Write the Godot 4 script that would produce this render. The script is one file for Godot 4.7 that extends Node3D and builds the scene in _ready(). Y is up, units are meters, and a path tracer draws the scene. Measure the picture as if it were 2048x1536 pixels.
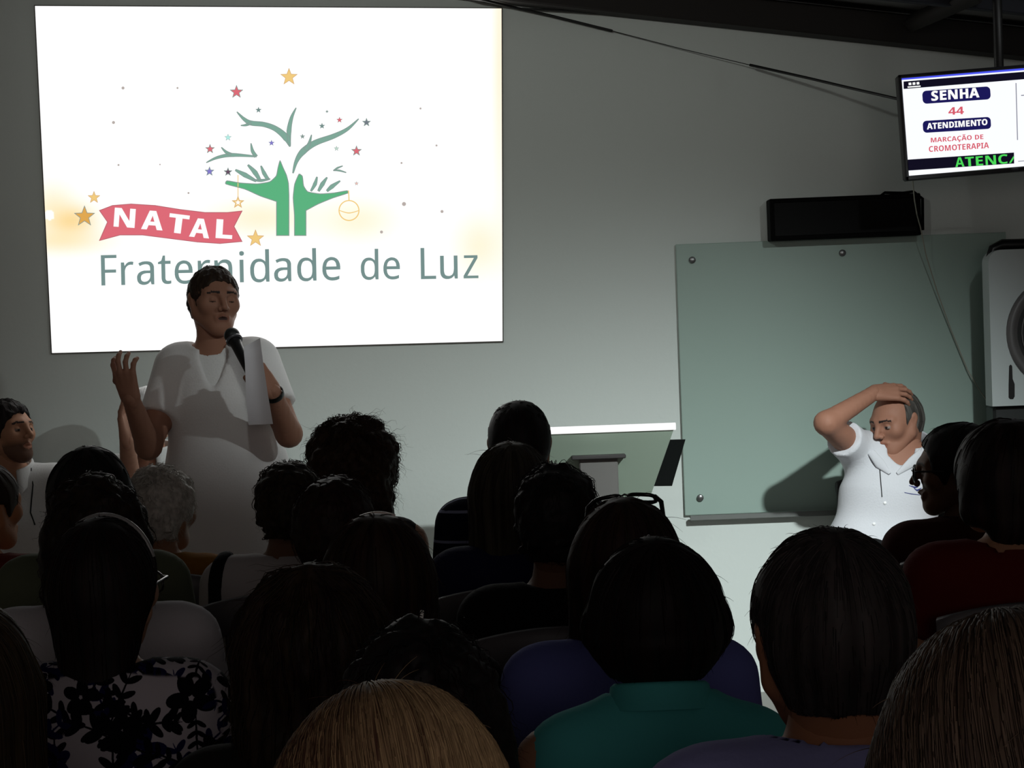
extends Node3D
# A dim hall: a projected slide, a standing speaker, three seated helpers and a seated audience seen from behind.

const FOCAL := 4000.0
const EYE := Vector3(0, 1.5, 0)
const WALL_Z := -7.7
var look := Basis.from_euler(Vector3(deg_to_rad(-2.02), 0, deg_to_rad(-2.1)))
var rng := RandomNumberGenerator.new()
var used := {}
var mats := {}


func _ready() -> void:
	rng.seed = 7
	# camera, air, lamps, exposure
	var cam := Camera3D.new()
	cam.name = "camera"
	cam.fov = rad_to_deg(2.0 * atan(768.0 / FOCAL))
	cam.near = 0.05
	cam.far = 60.0
	cam.transform = Transform3D(look, EYE)
	add_child(cam)
	var we := WorldEnvironment.new()
	we.name = "environment"
	var env := Environment.new()
	env.background_mode = Environment.BG_COLOR
	env.background_color = Color(0, 0, 0)
	env.tonemap_mode = Environment.TONE_MAPPER_LINEAR
	env.tonemap_exposure = 1.0
	env.sdfgi_enabled = true
	env.ssao_enabled = true
	env.ssil_enabled = true
	we.environment = env
	add_child(we)
	stage_lamp(Vector3(1.5, 2.36, -4.6), Vector3(0.0, -1.75, WALL_Z), 13.3)
	added_projector(Vector3(-0.55, 2.62, -3.5), Vector3(-0.35, 2.35, WALL_Z), 1.55)
	added_back_window(Vector3(0.5, 1.95, 2.58), 2.0)
	# the place
	room()
	ceiling_frame()
	slide()
	glass_board()
	black_panel()
	lectern()
	television()
	air_cooler()
	cables()
	# the people
	audience()
	speaker()
	seated_helper_with_hand_on_head()
	bearded_helper()
	hidden_helper()


# ---------------------------------------------------------------- lamps
func stage_lamp(at: Vector3, aim: Vector3, energy: float) -> void:
	var t := thing("stage_floodlight", "black stage floodlight, with an added light blocking plate, hung from the ceiling on the right", "lamp", at)
	var black := mat("lamp_black", Color(0.05, 0.05, 0.05), 0.6)
	var dir := (aim - at).normalized()
	var b := Basis.looking_at(dir, Vector3.UP)
	var g := Geo.new()
	for s in [[Vector3(0, 0.075, 0.03), Vector3(0.16, 0.01, 0.16)], [Vector3(-0.08, 0, 0.03), Vector3(0.01, 0.15, 0.16)], [Vector3(0.08, 0, 0.03), Vector3(0.01, 0.15, 0.16)], [Vector3(0, 0, 0.115), Vector3(0.16, 0.15, 0.01)], [Vector3(0, -0.075, 0.07), Vector3(0.16, 0.01, 0.09)]]:
		g.box(b * s[0], s[1], 0.002, b)
	part(t, "housing", g.mesh(), black)
	g = Geo.new()
	g.box(Vector3(0, -0.13, 0.115), Vector3(0.7, 0.006, 0.47), 0.002)  # unseen plates added to shade the audience and the speaker's lower torso
	g.box(Vector3(-0.24, -0.13, -0.175), Vector3(0.23, 0.006, 0.125), 0.002)
	part(t, "added_flap", g.mesh(), black)
	g = Geo.new()
	g.tube([b * Vector3(0, 0.08, 0.05), Vector3(0.0, 0.35, 0.0)], [0.012, 0.012], 8)
	part(t, "hanger", g.mesh(), black)
	g = Geo.new()
	g.ball(b * Vector3(0, 0, 0.06), Vector3(0.025, 0.025, 0.025))
	part(t, "bulb", g.mesh(), glow("bulb", Color(0.93, 1.0, 0.97), 2.0))
	var l := SpotLight3D.new()
	l.name = "floodlight_beam"
	l.transform = Transform3D(b, b * Vector3(0, 0, 0.06))
	l.light_color = Color(0.96, 1.0, 0.995)
	l.light_energy = energy
	l.spot_angle = 48.0
	l.spot_angle_attenuation = 1.0
	l.spot_range = 12.0
	l.spot_attenuation = 2.0
	l.light_size = 0.045
	l.shadow_enabled = true
	t.add_child(l)


func added_projector(at: Vector3, aim: Vector3, energy: float) -> void:
	# added, unseen: brightens the wall around the picture; the slide glows by itself
	var t := thing("added_projector", "added unseen ceiling unit that brightens the wall around the slide", "added_projector", at)
	var b := Basis.looking_at(Vector3(aim.x - at.x, 0, aim.z - at.z).normalized(), Vector3.UP)
	var g := Geo.new()
	g.box(Vector3(0, 0.0, 0.13), Vector3(0.32, 0.1, 0.24), 0.015, b)
	part(t, "casing", g.mesh(), mat("projector_white", Color(0.75, 0.75, 0.75), 0.5))
	g = Geo.new()
	g.lathe([Vector2(0.034, 0.0), Vector2(0.034, 0.02), Vector2(0.028, 0.022), Vector2(0.026, 0.012), Vector2(0.0, 0.012)], Transform3D(b * Basis(Vector3.RIGHT, -PI / 2), b * Vector3(0.08, 0, 0.012)), 24)
	part(t, "lens", g.mesh(), glow("projector_lens", Color(0.95, 0.97, 1), 1.0))
	g = Geo.new()
	g.tube([b * Vector3(0, 0.04, 0.13), b * Vector3(0, roof_y(at.x) + 0.14 - at.y, 0.13)], [0.02, 0.02], 12)
	part(t, "mount", g.mesh(), mat("pole_black", Color(0.02, 0.02, 0.02), 0.5))
	var l := SpotLight3D.new()
	l.name = "wall_fill_light"
	l.transform = Transform3D(Basis.looking_at((aim - at).normalized(), Vector3.UP), b * Vector3(0.08, 0, -0.03))
	l.light_color = Color(0.98, 1.0, 0.97)
	l.light_energy = energy
	l.spot_angle = 30.0
	l.spot_angle_attenuation = 1.0
	l.spot_range = 12.0
	l.spot_attenuation = 2.0
	l.light_size = 0.04
	l.shadow_enabled = true
	t.add_child(l)


func added_back_window(at: Vector3, energy: float) -> void:
	# added, unseen window behind the camera: dim fill for the audience backs and wall
	var g := Geo.new()
	for x in 3:
		g.box(Vector3((x - 1) * 1.1, 0, 0), Vector3(0.06, 1.16, 0.06), 0.004)
	for y in [-0.55, 0.55]:
		g.box(Vector3(0, y, 0), Vector3(2.26, 0.06, 0.06), 0.004)
	var t := struct("added_window_1", g.mesh(), mat("window_frame", Color(0.6, 0.6, 0.58), 0.5), "added unseen glowing window that fills the audience backs with dim light")
	t.position = at
	for x in [-0.55, 0.55]:
		g = Geo.new()
		g.box(Vector3(x, 0, 0), Vector3(1.04, 1.04, 0.01), 0.001)
		part(t, "pane", g.mesh(), glow("frosted_pane", Color(1.0, 0.95, 0.92), 0.6))
	var l := AreaLight3D.new()
	l.name = "added_back_fill"
	l.area_size = Vector2(2.1, 1.04)
	l.position = Vector3(0, 0, -0.04)
	l.light_color = Color(1.0, 0.94, 0.92)
	l.light_energy = energy
	l.area_range = 16.0
	l.shadow_enabled = true
	t.add_child(l)


# ---------------------------------------------------------------- helpers
func P(u: float, v: float, d: float) -> Vector3:
	var r := look * Vector3((u - 1024.0) / FOCAL, -(v - 768.0) / FOCAL, -1.0)
	return EYE + r * (d / -r.z)


func numbered(called: String) -> String:
	var n: int = used.get(called, 0)
	used[called] = n + 1
	return called if n == 0 else "%s_%03d" % [called, n]


func thing(called: String, label: String, category: String, at := Vector3.ZERO, turn := 0.0, group := "") -> Node3D:
	var o := Node3D.new()
	o.name = numbered(called)
	add_child(o, true)
	o.position = at
	o.rotation.y = turn
	tag(o, label, category, group)
	return o


func tag(o: Node, label: String, category: String, group := "") -> void:
	o.set_meta("label", label)
	o.set_meta("category", category)
	if group:
		o.set_meta("group", group)


func part(parent: Node3D, called: String, m: Mesh, material: Material, label := "") -> MeshInstance3D:
	var o := MeshInstance3D.new()
	o.name = called
	o.mesh = m
	o.material_override = material
	if parent == self:
		o.name = numbered(called)
	parent.add_child(o, true)
	if label:
		o.set_meta("label", label)
	return o


func struct(called: String, m: Mesh, material: Material, label: String) -> MeshInstance3D:
	var o := part(self, called, m, material, label)
	o.set_meta("kind", "structure")
	o.set_meta("category", "structure")
	return o


func mat(key: String, c: Color, rough := 0.8, metal := 0.0, spec := 0.5) -> StandardMaterial3D:
	if mats.has(key):
		return mats[key]
	var m := StandardMaterial3D.new()
	m.resource_name = key
	m.albedo_color = c
	m.roughness = rough
	m.metallic = metal
	m.metallic_specular = spec
	mats[key] = m
	return m


func glow(key: String, c: Color, e: float) -> StandardMaterial3D:
	if mats.has(key):
		return mats[key]
	var m := mat(key, Color(0.02, 0.02, 0.02), 0.6, 0.0, 0.2)
	m.emission_enabled = true
	m.emission = c
	m.emission_energy_multiplier = e
	return m


func tinted(key: String, rough := 0.7, spec := 0.4) -> StandardMaterial3D:
	var m := mat(key, Color.WHITE, rough, 0.0, spec)
	m.vertex_color_use_as_albedo = true
	return m


func cloth(key: String, c: Color) -> StandardMaterial3D:
	if mats.has(key):
		return mats[key]
	var m := mat(key, c, 0.9, 0.0, 0.25)
	var n := FastNoiseLite.new()
	n.seed = 5
	n.frequency = 0.09
	var t := NoiseTexture2D.new()
	t.width = 128
	t.height = 128
	t.seamless = true
	t.as_normal_map = true
	t.bump_strength = 2.0
	t.noise = n
	if not mats.has("weave"):
		mats["weave"] = t
	m.normal_enabled = true
	m.normal_scale = 0.35
	m.normal_texture = mats["weave"]
	m.uv1_triplanar = true
	m.uv1_scale = Vector3(9, 9, 9)
	return m


func light_sheet(parent: Node3D, called: String, poly: PackedVector2Array, d: float, material: Material) -> MeshInstance3D:
	# a flat shape on the slide or on a screen: its outline is given in photograph pixels on the plane at depth d
	var g := Geo.new()
	g.sheet(poly, func(p: Vector2) -> Vector3: return P(p.x, p.y, d) - parent.position)
	return part(parent, called, g.mesh(), material)


func lettering(parent: Node3D, called: String, s: String, bold: bool, a: Vector2, b: Vector2, h: float, d: float, material: Material, up := Vector2.ZERO, heavy := 0.0) -> MeshInstance3D:
	# text whose baseline runs from a to b (pixels at depth d) and whose first letter is h pixels high
	var f := SystemFont.new()
	f.font_names = PackedStringArray(["Droid Sans"])
	f.font_weight = 700 if bold else 400
	var t := TextMesh.new()
	t.text = s
	t.font = f
	if heavy > 0.0:
		var v := FontVariation.new()
		v.base_font = f
		v.variation_embolden = heavy
		t.font = v
	t.font_size = 64
	t.pixel_size = 0.01
	t.depth = 0.02
	t.curve_step = 3.0
	var box := t.get_aabb()
	var o := part(parent, called, t, material)
	var along := P(b.x, b.y, d) - P(a.x, a.y, d)
	var n := (b - a).normalized()
	if up == Vector2.ZERO:
		up = Vector2(n.y, -n.x)
	var rise := P(a.x + up.x * h, a.y + up.y * h, d) - P(a.x, a.y, d)
	var bx := along / box.size.x
	var by := rise / box.size.y
	var basis := Basis(bx, by, Vector3(0, 0, 0.05))
	o.transform = Transform3D(basis, P(a.x, a.y, d) - parent.position - basis * Vector3(box.position.x, box.position.y, 0))
	return o


func star(c: Vector2, r: float, turn := 0.0, inner := 0.42) -> PackedVector2Array:
	var p := PackedVector2Array()
	for k in 10:
		var a := -PI / 2 + turn + k * PI / 5
		p.append(c + Vector2(cos(a), sin(a)) * (r if k % 2 == 0 else r * inner))
	return p


func stroke(pts: Array, widths: Array) -> PackedVector2Array:
	# a brush stroke: a smooth line through pts with a width at each
	var c := Curve2D.new()
	for k in pts.size():
		var t: Vector2 = (pts[mini(k + 1, pts.size() - 1)] - pts[maxi(k - 1, 0)]) / 6.0
		c.add_point(pts[k], -t, t)
	var one := PackedVector2Array()
	var two := PackedVector2Array()
	var n := (pts.size() - 1) * 6
	for k in n + 1:
		var s := float(k) / 6.0
		var i := mini(int(s), pts.size() - 2)
		var p := c.sample(i, s - i)
		var q := c.sample(i, minf(s - i + 0.02, 1.0)) - c.sample(i, maxf(s - i - 0.02, 0.0))
		var side := Vector2(-q.y, q.x).normalized() * lerpf(widths[i], widths[i + 1], s - i) * 0.5
		one.append(p + side)
		two.append(p - side)
	two.reverse()
	one.append_array(two)
	return one


# ---------------------------------------------------------------- geometry
class Geo:
	var p := PackedVector3Array()
	var c := PackedColorArray()
	var i := PackedInt32Array()
	var uv := PackedVector2Array()
	var tone := Color.WHITE

	func pt(v: Vector3) -> int:
		p.append(v)
		c.append(tone)
		return p.size() - 1

	func face(pts: Array, middle: Vector3) -> void:
		var n: Vector3 = (pts[2] - pts[0]).cross(pts[1] - pts[0])
		if n.dot(pts[0] + pts[2] - middle * 2.0) < 0.0:
			pts.reverse()
		var a := pt(pts[0])
		for k in range(1, pts.size()):
			pt(pts[k])
		for k in range(1, pts.size() - 1):
			i.append_array(PackedInt32Array([a, a + k, a + k + 1]))

	func box(m: Vector3, size: Vector3, bevel := 0.003, turn := Basis.IDENTITY) -> void:
		var h := size * 0.5
		var e := minf(bevel, minf(h.x, minf(h.y, h.z)) * 0.9)
		var q := func(sx: int, sy: int, sz: int, k: int) -> Vector3:
			var v := Vector3(sx * (h.x - e), sy * (h.y - e), sz * (h.z - e))
			v[k] += [sx, sy, sz][k] * e
			return m + turn * v
		for s in [-1, 1]:
			face([q.call(s, -1, -1, 0), q.call(s, 1, -1, 0), q.call(s, 1, 1, 0), q.call(s, -1, 1, 0)], m)
			face([q.call(-1, s, -1, 1), q.call(1, s, -1, 1), q.call(1, s, 1, 1), q.call(-1, s, 1, 1)], m)
			face([q.call(-1, -1, s, 2), q.call(1, -1, s, 2), q.call(1, 1, s, 2), q.call(-1, 1, s, 2)], m)
			for t in [-1, 1]:
				face([q.call(s, t, -1, 0), q.call(s, t, 1, 0), q.call(s, t, 1, 1), q.call(s, t, -1, 1)], m)
				face([q.call(s, -1, t, 0), q.call(s, 1, t, 0), q.call(s, 1, t, 2), q.call(s, -1, t, 2)], m)
				face([q.call(-1, s, t, 1), q.call(1, s, t, 1), q.call(1, s, t, 2), q.call(-1, s, t, 2)], m)
				for w in [-1, 1]:
					face([q.call(s, t, w, 0), q.call(s, t, w, 1), q.call(s, t, w, 2)], m)

	func tube(pts: Array, radii: Array, sides := 8, squash := Vector3.ONE) -> void:
		# swept round section through pts, closed at both ends
		var n := pts.size()
		var t0: Vector3 = (pts[1] - pts[0]).normalized()
		var ax := t0.cross(Vector3.UP if absf(t0.y) < 0.9 else Vector3.RIGHT).normalized()
		var first := p.size()
		for k in n:
			var t: Vector3 = (pts[mini(k + 1, n - 1)] - pts[maxi(k - 1, 0)]).normalized()
			ax = (ax - t * ax.dot(t)).normalized()
			var ay := t.cross(ax)
			for s in sides:
				var a := TAU * s / sides
				pt(pts[k] + (ax * cos(a) + ay * sin(a)) * float(radii[k]) * squash)
		for k in n - 1:
			for s in sides:
				var a := first + k * sides + s
				var b := first + k * sides + (s + 1) % sides
				i.append_array(PackedInt32Array([a, a + sides, b, b, a + sides, b + sides]))
		if sides > 3:
			var e0 := pt(pts[0])
			var e1 := pt(pts[n - 1])
			for s in sides:
				i.append_array(PackedInt32Array([e0, first + s, first + (s + 1) % sides]))
				i.append_array(PackedInt32Array([e1, first + (n - 1) * sides + (s + 1) % sides, first + (n - 1) * sides + s]))

	func ball(m: Vector3, r: Vector3, nu := 16, nv := 10) -> void:
		var first := p.size()
		for y in nv + 1:
			for x in nu + 1:
				var a := TAU * x / nu
				var b := PI * y / nv
				pt(m + Vector3(sin(b) * cos(a), cos(b), sin(b) * sin(a)) * r)
		for y in nv:
			for x in nu:
				var a := first + y * (nu + 1) + x
				i.append_array(PackedInt32Array([a, a + 1, a + nu + 1, a + 1, a + nu + 2, a + nu + 1]))

	func lathe(profile: Array, at: Transform3D, sides := 32) -> void:
		# profile: Vector2(radius, height) from bottom to top
		var first := p.size()
		for k in profile.size():
			for s in sides + 1:
				var a := TAU * s / sides
				pt(at * Vector3(profile[k].x * cos(a), profile[k].y, profile[k].x * sin(a)))
		for k in profile.size() - 1:
			for s in sides:
				var a := first + k * (sides + 1) + s
				i.append_array(PackedInt32Array([a, a + 1, a + sides + 1, a + 1, a + sides + 2, a + sides + 1]))

	func sheet(poly: PackedVector2Array, place: Callable) -> void:
		var tri := Geometry2D.triangulate_polygon(poly)
		var first := p.size()
		for v in poly:
			pt(place.call(v))
		for k in range(0, tri.size(), 3):
			var a := first + tri[k]
			var b := first + tri[k + 1]
			var d := first + tri[k + 2]
			if (p[d] - p[a]).cross(p[b] - p[a]).z < 0.0:
				i.append_array(PackedInt32Array([a, d, b]))
			else:
				i.append_array(PackedInt32Array([a, b, d]))

	func slab(poly: PackedVector2Array, depth: float, at: Transform3D) -> void:
		# a flat outline given thickness, front at z = 0 of «at», back at -depth
		var tri := Geometry2D.triangulate_polygon(poly)
		for z in [0.0, -depth]:
			var first := p.size()
			for v in poly:
				pt(at * Vector3(v.x, v.y, z))
			for k in range(0, tri.size(), 3):
				var t := [poly[tri[k]], poly[tri[k + 1]], poly[tri[k + 2]]]
				var ccw: bool = (t[1] - t[0]).cross(t[2] - t[0]) > 0.0
				if ccw == (z == 0.0):
					i.append_array(PackedInt32Array([first + tri[k], first + tri[k + 2], first + tri[k + 1]]))
				else:
					i.append_array(PackedInt32Array([first + tri[k], first + tri[k + 1], first + tri[k + 2]]))
		for k in poly.size():
			var a := poly[k]
			var b := poly[(k + 1) % poly.size()]
			var f := pt(at * Vector3(a.x, a.y, 0))
			pt(at * Vector3(b.x, b.y, 0))
			pt(at * Vector3(b.x, b.y, -depth))
			pt(at * Vector3(a.x, a.y, -depth))
			if (p[f + 2] - p[f]).cross(p[f + 1] - p[f]).dot(at.basis * Vector3(b.y - a.y, a.x - b.x, 0)) * (-1.0 if not poly_ccw(poly) else 1.0) > 0.0:
				i.append_array(PackedInt32Array([f, f + 1, f + 2, f, f + 2, f + 3]))
			else:
				i.append_array(PackedInt32Array([f, f + 2, f + 1, f, f + 3, f + 2]))

	func poly_ccw(poly: PackedVector2Array) -> bool:
		var s := 0.0
		for k in poly.size():
			s += poly[k].cross(poly[(k + 1) % poly.size()])
		return s > 0.0

	func net(f: Field, at := Transform3D.IDENTITY, paint: Variant = null) -> void:
		var r := f.net()
		var first := p.size()
		for v in r[0]:
			p.append(at * v)
			c.append(paint.call(v) if paint else tone)
		for k in r[1]:
			i.append(k + first)

	func normals() -> PackedVector3Array:
		var n := PackedVector3Array()
		n.resize(p.size())
		for k in range(0, i.size(), 3):
			var a := i[k]
			var b := i[k + 1]
			var d := i[k + 2]
			var w := (p[d] - p[a]).cross(p[b] - p[a])
			n[a] += w
			n[b] += w
			n[d] += w
		for k in n.size():
			n[k] = n[k].normalized()
		return n

	func mesh() -> ArrayMesh:
		var a := []
		a.resize(Mesh.ARRAY_MAX)
		a[Mesh.ARRAY_VERTEX] = p
		a[Mesh.ARRAY_NORMAL] = normals()
		a[Mesh.ARRAY_COLOR] = c
		a[Mesh.ARRAY_INDEX] = i
		if uv.size() == p.size():
			a[Mesh.ARRAY_TEX_UV] = uv
		var m := ArrayMesh.new()
		m.add_surface_from_arrays(Mesh.PRIMITIVE_TRIANGLES, a)
		return m


class Field:
	# signed distances on a grid: bones are joined softly, then meshed as surface nets
	var lo: Vector3
	var nx: int
	var ny: int
	var nz: int
	var c: float
	var f: PackedFloat32Array

	func _init(a: Vector3, b: Vector3, cell: float) -> void:
		c = cell
		lo = a
		nx = int(ceil((b.x - a.x) / c)) + 1
		ny = int(ceil((b.y - a.y) / c)) + 1
		nz = int(ceil((b.z - a.z) / c)) + 1
		f.resize(nx * ny * nz)
		f.fill(1.0)

	func bone(a: Vector3, b: Vector3, ra: float, rb: float, k := 0.02, s := Vector3.ONE, op := 0) -> void:
		var m := (a + b) * 0.5
		var i := Vector3.ONE / s
		var sm := minf(s.x, minf(s.y, s.z))
		var r := maxf(ra, rb)
		var pad := k + 2.0 * c
		var e0 := a.min(b) - s * r - Vector3(pad, pad, pad) - lo
		var e1 := a.max(b) + s * r + Vector3(pad, pad, pad) - lo
		var x0 := maxi(0, int(e0.x / c))
		var x1 := mini(nx - 1, int(e1.x / c) + 1)
		var y0 := maxi(0, int(e0.y / c))
		var y1 := mini(ny - 1, int(e1.y / c) + 1)
		var z0 := maxi(0, int(e0.z / c))
		var z1 := mini(nz - 1, int(e1.z / c) + 1)
		var ba := (b - a) * i
		var bb := ba.length_squared()
		var ib := 1.0 / bb if bb > 1e-9 else 0.0
		var q0 := (lo - a) * i
		var st := i * c
		var rd := rb - ra
		var q := Vector3()
		for z in range(z0, z1 + 1):
			q.z = q0.z + st.z * z
			for y in range(y0, y1 + 1):
				q.y = q0.y + st.y * y
				var at := (z * ny + y) * nx
				for x in range(x0, x1 + 1):
					q.x = q0.x + st.x * x
					var h := clampf(q.dot(ba) * ib, 0.0, 1.0)
					var d := ((q - ba * h).length() - ra - rd * h) * sm
					var o := f[at + x]
					if op == 0:
						if d < o - k:
							f[at + x] = d
						elif d < o + k:
							var w := (k - absf(d - o)) / k
							f[at + x] = minf(d, o) - w * w * k * 0.25
					else:
						d = -d
						if d > o + k:
							f[at + x] = d
						elif d > o - k:
							var w := (k - absf(d - o)) / k
							f[at + x] = maxf(d, o) + w * w * k * 0.25

	func cut(at: Vector3, n: Vector3, reach: float) -> void:
		# removes what lies on the n side of a plane, within reach of the point
		for z in range(maxi(0, int((at.z - reach - lo.z) / c)), mini(nz - 1, int((at.z + reach - lo.z) / c)) + 1):
			for y in range(maxi(0, int((at.y - reach - lo.y) / c)), mini(ny - 1, int((at.y + reach - lo.y) / c)) + 1):
				for x in range(maxi(0, int((at.x - reach - lo.x) / c)), mini(nx - 1, int((at.x + reach - lo.x) / c)) + 1):
					var d := (lo + Vector3(x, y, z) * c - at).dot(n)
					var j := (z * ny + y) * nx + x
					if d > f[j]:
						f[j] = d

	func join(o: Field, k: float) -> void:
		for x in f.size():
			var a := f[x]
			var b := o.f[x]
			if b < a - k:
				f[x] = b
			elif b < a + k:
				var w := (k - absf(a - b)) / k
				f[x] = minf(a, b) - w * w * k * 0.25

	func ripple(noise: FastNoiseLite, amount: float, stretch := Vector3.ONE) -> void:
		for z in nz:
			for y in ny:
				for x in nx:
					var j := (z * ny + y) * nx + x
					if absf(f[j]) < amount * 2.0 + c * 2.0:
						f[j] += amount * noise.get_noise_3dv((lo + Vector3(x, y, z) * c) * stretch)

	func sample(q: Vector3) -> float:
		var w := (q - lo) / c
		var x := clampi(int(w.x), 0, nx - 2)
		var y := clampi(int(w.y), 0, ny - 2)
		var z := clampi(int(w.z), 0, nz - 2)
		var tx := w.x - x
		var ty := w.y - y
		var tz := w.z - z
		var j := (z * ny + y) * nx + x
		var k := j + nx * ny
		return lerpf(lerpf(lerpf(f[j], f[j + 1], tx), lerpf(f[j + nx], f[j + nx + 1], tx), ty), lerpf(lerpf(f[k], f[k + 1], tx), lerpf(f[k + nx], f[k + nx + 1], tx), ty), tz)

	func slope(q: Vector3) -> Vector3:
		var e := c
		return Vector3(sample(q + Vector3(e, 0, 0)) - sample(q - Vector3(e, 0, 0)), sample(q + Vector3(0, e, 0)) - sample(q - Vector3(0, e, 0)), sample(q + Vector3(0, 0, e)) - sample(q - Vector3(0, 0, e))).normalized()

	func inside(q: Vector3) -> bool:
		var w := (q - lo) / c
		return w.x > 1 and w.y > 1 and w.z > 1 and w.x < nx - 2 and w.y < ny - 2 and w.z < nz - 2

	func net() -> Array:
		var pts := PackedVector3Array()
		var idx := PackedInt32Array()
		var id := PackedInt32Array()
		id.resize(nx * ny * nz)
		var sy := nx
		var sz := nx * ny
		for z in nz - 1:
			for y in ny - 1:
				var at := z * sz + y * sy
				for x in nx - 1:
					var i := at + x
					var a0 := f[i]
					if a0 > c * 3.0:
						continue
					var a1 := f[i + 1]
					var a2 := f[i + sy]
					var a3 := f[i + sy + 1]
					var a4 := f[i + sz]
					var a5 := f[i + sz + 1]
					var a6 := f[i + sz + sy]
					var a7 := f[i + sz + sy + 1]
					var neg := int(a0 < 0) + int(a1 < 0) + int(a2 < 0) + int(a3 < 0) + int(a4 < 0) + int(a5 < 0) + int(a6 < 0) + int(a7 < 0)
					if neg == 0 or neg == 8:
						continue
					var s := Vector3()
					var n := 0
					if (a0 < 0) != (a1 < 0): s += Vector3(a0 / (a0 - a1), 0, 0); n += 1
					if (a2 < 0) != (a3 < 0): s += Vector3(a2 / (a2 - a3), 1, 0); n += 1
					if (a4 < 0) != (a5 < 0): s += Vector3(a4 / (a4 - a5), 0, 1); n += 1
					if (a6 < 0) != (a7 < 0): s += Vector3(a6 / (a6 - a7), 1, 1); n += 1
					if (a0 < 0) != (a2 < 0): s += Vector3(0, a0 / (a0 - a2), 0); n += 1
					if (a1 < 0) != (a3 < 0): s += Vector3(1, a1 / (a1 - a3), 0); n += 1
					if (a4 < 0) != (a6 < 0): s += Vector3(0, a4 / (a4 - a6), 1); n += 1
					if (a5 < 0) != (a7 < 0): s += Vector3(1, a5 / (a5 - a7), 1); n += 1
					if (a0 < 0) != (a4 < 0): s += Vector3(0, 0, a0 / (a0 - a4)); n += 1
					if (a1 < 0) != (a5 < 0): s += Vector3(1, 0, a1 / (a1 - a5)); n += 1
					if (a2 < 0) != (a6 < 0): s += Vector3(0, 1, a2 / (a2 - a6)); n += 1
					if (a3 < 0) != (a7 < 0): s += Vector3(1, 1, a3 / (a3 - a7)); n += 1
					id[i] = pts.size()
					pts.append(lo + (Vector3(x, y, z) + s / n) * c)
					if y > 0 and z > 0 and (a0 < 0) != (a1 < 0):
						quad(idx, id[i], id[i - sy], id[i - sy - sz], id[i - sz], a0 < 0)
					if x > 0 and z > 0 and (a0 < 0) != (a2 < 0):
						quad(idx, id[i], id[i - sz], id[i - sz - 1], id[i - 1], a0 < 0)
					if x > 0 and y > 0 and (a0 < 0) != (a4 < 0):
						quad(idx, id[i], id[i - 1], id[i - 1 - sy], id[i - sy], a0 < 0)
		return [pts, idx]

	func quad(idx: PackedInt32Array, a: int, b: int, d: int, e: int, flip: bool) -> void:
		if flip:
			idx.append_array(PackedInt32Array([a, d, b, a, e, d]))
		else:
			idx.append_array(PackedInt32Array([a, b, d, a, d, e]))


# ---------------------------------------------------------------- the room
func room() -> void:
	var plaster := mat("plaster", Color(0.86, 0.885, 0.87), 0.92, 0.0, 0.2)
	var n := FastNoiseLite.new()
	n.seed = 3
	n.frequency = 0.05
	n.fractal_octaves = 4
	var t := NoiseTexture2D.new()
	t.width = 256
	t.height = 256
	t.seamless = true
	t.as_normal_map = true
	t.bump_strength = 1.5
	t.noise = n
	plaster.normal_enabled = true
	plaster.normal_scale = 0.15
	plaster.normal_texture = t
	plaster.uv1_triplanar = true
	plaster.uv1_world_triplanar = true
	plaster.uv1_scale = Vector3(2.5, 2.5, 2.5)
	var g := Geo.new()
	g.box(Vector3(-0.2, 1.7, WALL_Z - 0.1), Vector3(6.4, 3.4, 0.2), 0.0)
	struct("wall_front", g.mesh(), plaster, "pale plaster wall behind the stage with the projected slide")
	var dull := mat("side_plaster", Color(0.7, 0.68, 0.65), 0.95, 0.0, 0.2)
	g = Geo.new()
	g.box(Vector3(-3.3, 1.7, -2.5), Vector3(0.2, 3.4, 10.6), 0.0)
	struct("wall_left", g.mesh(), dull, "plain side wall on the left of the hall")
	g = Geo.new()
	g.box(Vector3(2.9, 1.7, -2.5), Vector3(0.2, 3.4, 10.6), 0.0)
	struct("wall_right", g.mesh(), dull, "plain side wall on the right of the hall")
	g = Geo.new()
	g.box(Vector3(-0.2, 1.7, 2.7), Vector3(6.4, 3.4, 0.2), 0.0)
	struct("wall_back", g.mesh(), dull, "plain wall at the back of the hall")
	g = Geo.new()
	g.box(Vector3(-0.2, -0.1, -2.5), Vector3(6.4, 0.2, 10.6), 0.0)
	struct("floor", g.mesh(), mat("floor_tile", Color(0.55, 0.54, 0.52), 0.5), "grey tiled floor under the chairs")


func roof_y(x: float) -> float:
	# lower edge of the sloping rafter along the front wall
	var a := P(1374, 42, 7.6)
	var b := P(1974, 107, 7.6)
	return a.y + (x - a.x) * (b.y - a.y) / (b.x - a.x)


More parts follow.
